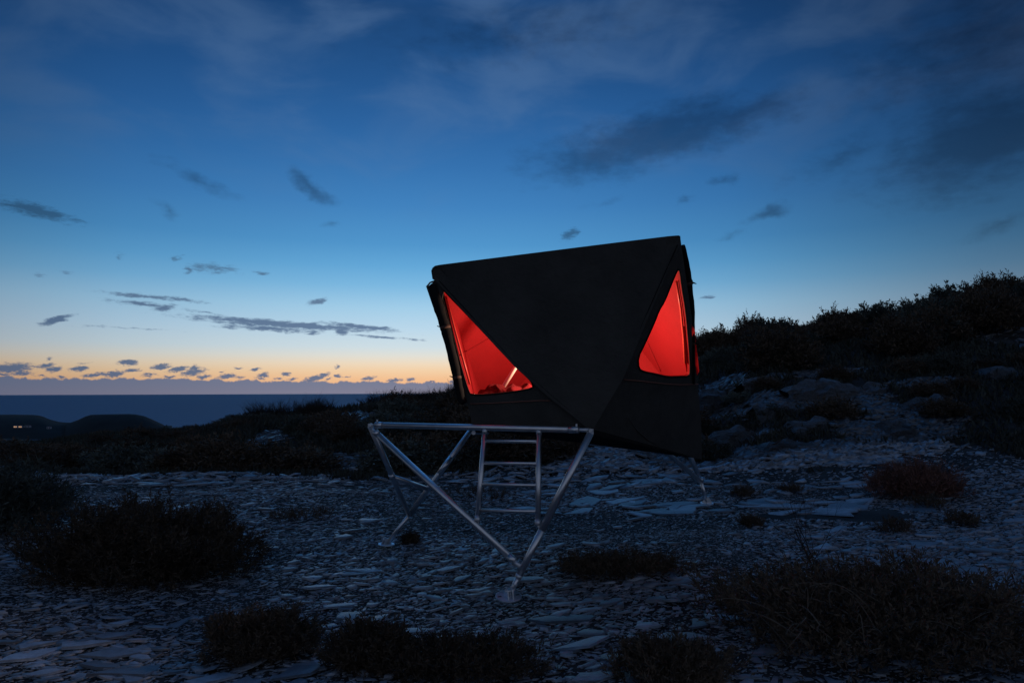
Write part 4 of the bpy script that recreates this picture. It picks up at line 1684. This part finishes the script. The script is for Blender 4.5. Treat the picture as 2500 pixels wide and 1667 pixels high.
# ground cover of the slopes: heath nobody could count
n = 52000
y = np.exp(rng.uniform(math.log(13.5), math.log(75), n))
x = rng.uniform(-0.9, 0.95, n) * y
uu = 1250 + x / y * F
lim = np.interp(uu, [-600, 0, 200, 420, 520, 700, 1000, 1300, 1700, 1900, 2300, 2700], [19.5, 19.3, 18.6, 16.8, 15.2, 15.3, 15, 15, 16.5, 15.6, 14.8, 14]) + 1.9 * fbm(x, y, 33, 4, 0.7) - 0.6
pt = fbm(x, y, 35, 4, 0.30)
gu, gv = project(x, y, height(x, y))
kp = (y > lim) & ((pt < 0.75) | (uu < 500) | (y > 30)) & ~in_bare(gu + 14 * fbm(x, y, 51, 3, 1.1), gv + 6 * fbm(x, y, 52, 3, 1.1), x, y) & ~in_bare(gu, gv - 10, x, y)
x, y = x[kp], y[kp]
z = height(x, y) - 0.03
n = len(x)
per = 5
bp = np.repeat(np.stack([x, y, z], 1), per, 0)
bp[:, :2] += rng.normal(0, 0.10, (n * per, 2))
sc = np.repeat(np.clip(y / 20, 0.8, 2.2), per)
dirs = rng.normal(0, 0.6, (n * per, 3)) + np.array([0, 0, 1.0])
me = blades_mesh('heath_cover', bp, dirs, 0.22 * sc * rng.uniform(.5, 1.5, n * per), 0.045 * sc * rng.uniform(.6, 1.4, n * per), M['leaf_gorse'])
o = link(bpy.data.objects.new('heath_cover', me))
props(o, 'low dark heath covering the slopes around the slate floor', 'heath', None, 'stuff')

# ------------------------------------------------------------------ rock outcrops of the bank
def vnoise(x, y, z, seed):
    return math.sin(x * 2.1 + 1.7 * math.sin(z * 3.1 + seed) + seed) * 0.5 + 0.3 * math.sin(x * 5.3 - z * 4.7 + seed * 2.3) + 0.2 * math.sin(x * 11.1 + z * 9.3 + y * 4 + seed)


def outcrop(u, v, wpx, hpx, seed, label):
    g = ground_at(u, v + hpx * 0.5)
    w, h = wpx / F * g.y * 1.4, hpx / F * g.y * 0.8
    r = random.Random(seed)
    nx_, nz_ = max(14, int(w / 0.09)), max(12, int(h / 0.06))
    dip = r.uniform(-0.18, 0.10)
    V, Fc = [], []
    for i in range(nx_ + 1):
        s_ = i / nx_ - 0.5
        env = max(0.0, 1 - abs(2 * s_) ** 2.5) ** 0.6
        for k in range(nz_ + 1):
            t_ = k / nz_
            # beds of rock: the face steps back bed by bed
            bed = t_ * h / 0.22 + dip * s_ * w * 5 + 0.5 * vnoise(s_ * w, 0, t_ * h, seed)
            step = math.floor(bed) + min(1.0, (bed % 1.0) * 3.0) * 0.35
            jag = 0.16 * math.sin(math.floor(bed) * 12.9898 + seed) + 0.17 * vnoise(s_ * w * 2.3 + math.floor(bed) * 1.9, 0, 0, seed + 3)
            hh = h * (0.45 + 0.45 * env) * (1 + 0.10 * math.sin(math.floor(s_ * w / 0.35 + vnoise(s_ * w, 0, 0, seed)) * 7.7 + seed)) * (1 + 0.25 * vnoise(s_ * w, 1, 0, seed + 9))
            back_ = 0.15 * step + jag - 0.35 * env + (0.9 * max(0, t_ - 0.8))
            V.append(Vector((g.x + s_ * w + 0.05 * vnoise(t_ * h * 2, s_ * 3, bed, seed), g.y + 0.35 + back_ * 0.8, g.z - 0.25 + t_ * (hh + 0.25) + 0.03 * vnoise(s_ * w * 3, 2, t_ * 5, seed))))
        V.append(Vector((g.x + s_ * w, g.y + 2.2, g.z - 0.2)))
    m_ = nz_ + 2
    for i in range(nx_):
        for k in range(m_ - 1):
            Fc.append((i * m_ + k, (i + 1) * m_ + k, (i + 1) * m_ + k + 1, i * m_ + k + 1))
    o = mk('rock_outcrop', V, Fc, M['rock'], origin=(g.x, g.y, g.z))
    return props(o, label, 'rock')


for k, a in enumerate([(1755, 970, 70, 85, 'craggy pale rock knob in the bank next to the tent'), (2085, 945, 200, 70, 'long pale rock ledge under the gorse on the bank'), (1930, 995, 95, 60, 'layered pale rock step below the long ledge'), (1820, 1065, 90, 60, 'broken rock at the foot of the bank beyond the tent'), (1960, 1090, 110, 50, 'low rubble of rock at the foot of the bank'), (2215, 1040, 60, 70, 'upright pale rock near the end of the bank'), (2470, 905, 70, 40, 'small pale rock high on the bank'), (1700, 1060, 60, 60, 'dim rock behind the hanging corner of the tent'), (2010, 1035, 80, 60, 'craggy rock between the layered step and the upright rock'), (2330, 985, 120, 60, 'dim rock face low on the far end of the bank'), (1880, 930, 70, 40, 'small rock between the knob and the long ledge')]):
    outcrop(a[0], a[1], a[2], a[3], 300 + k, a[4])
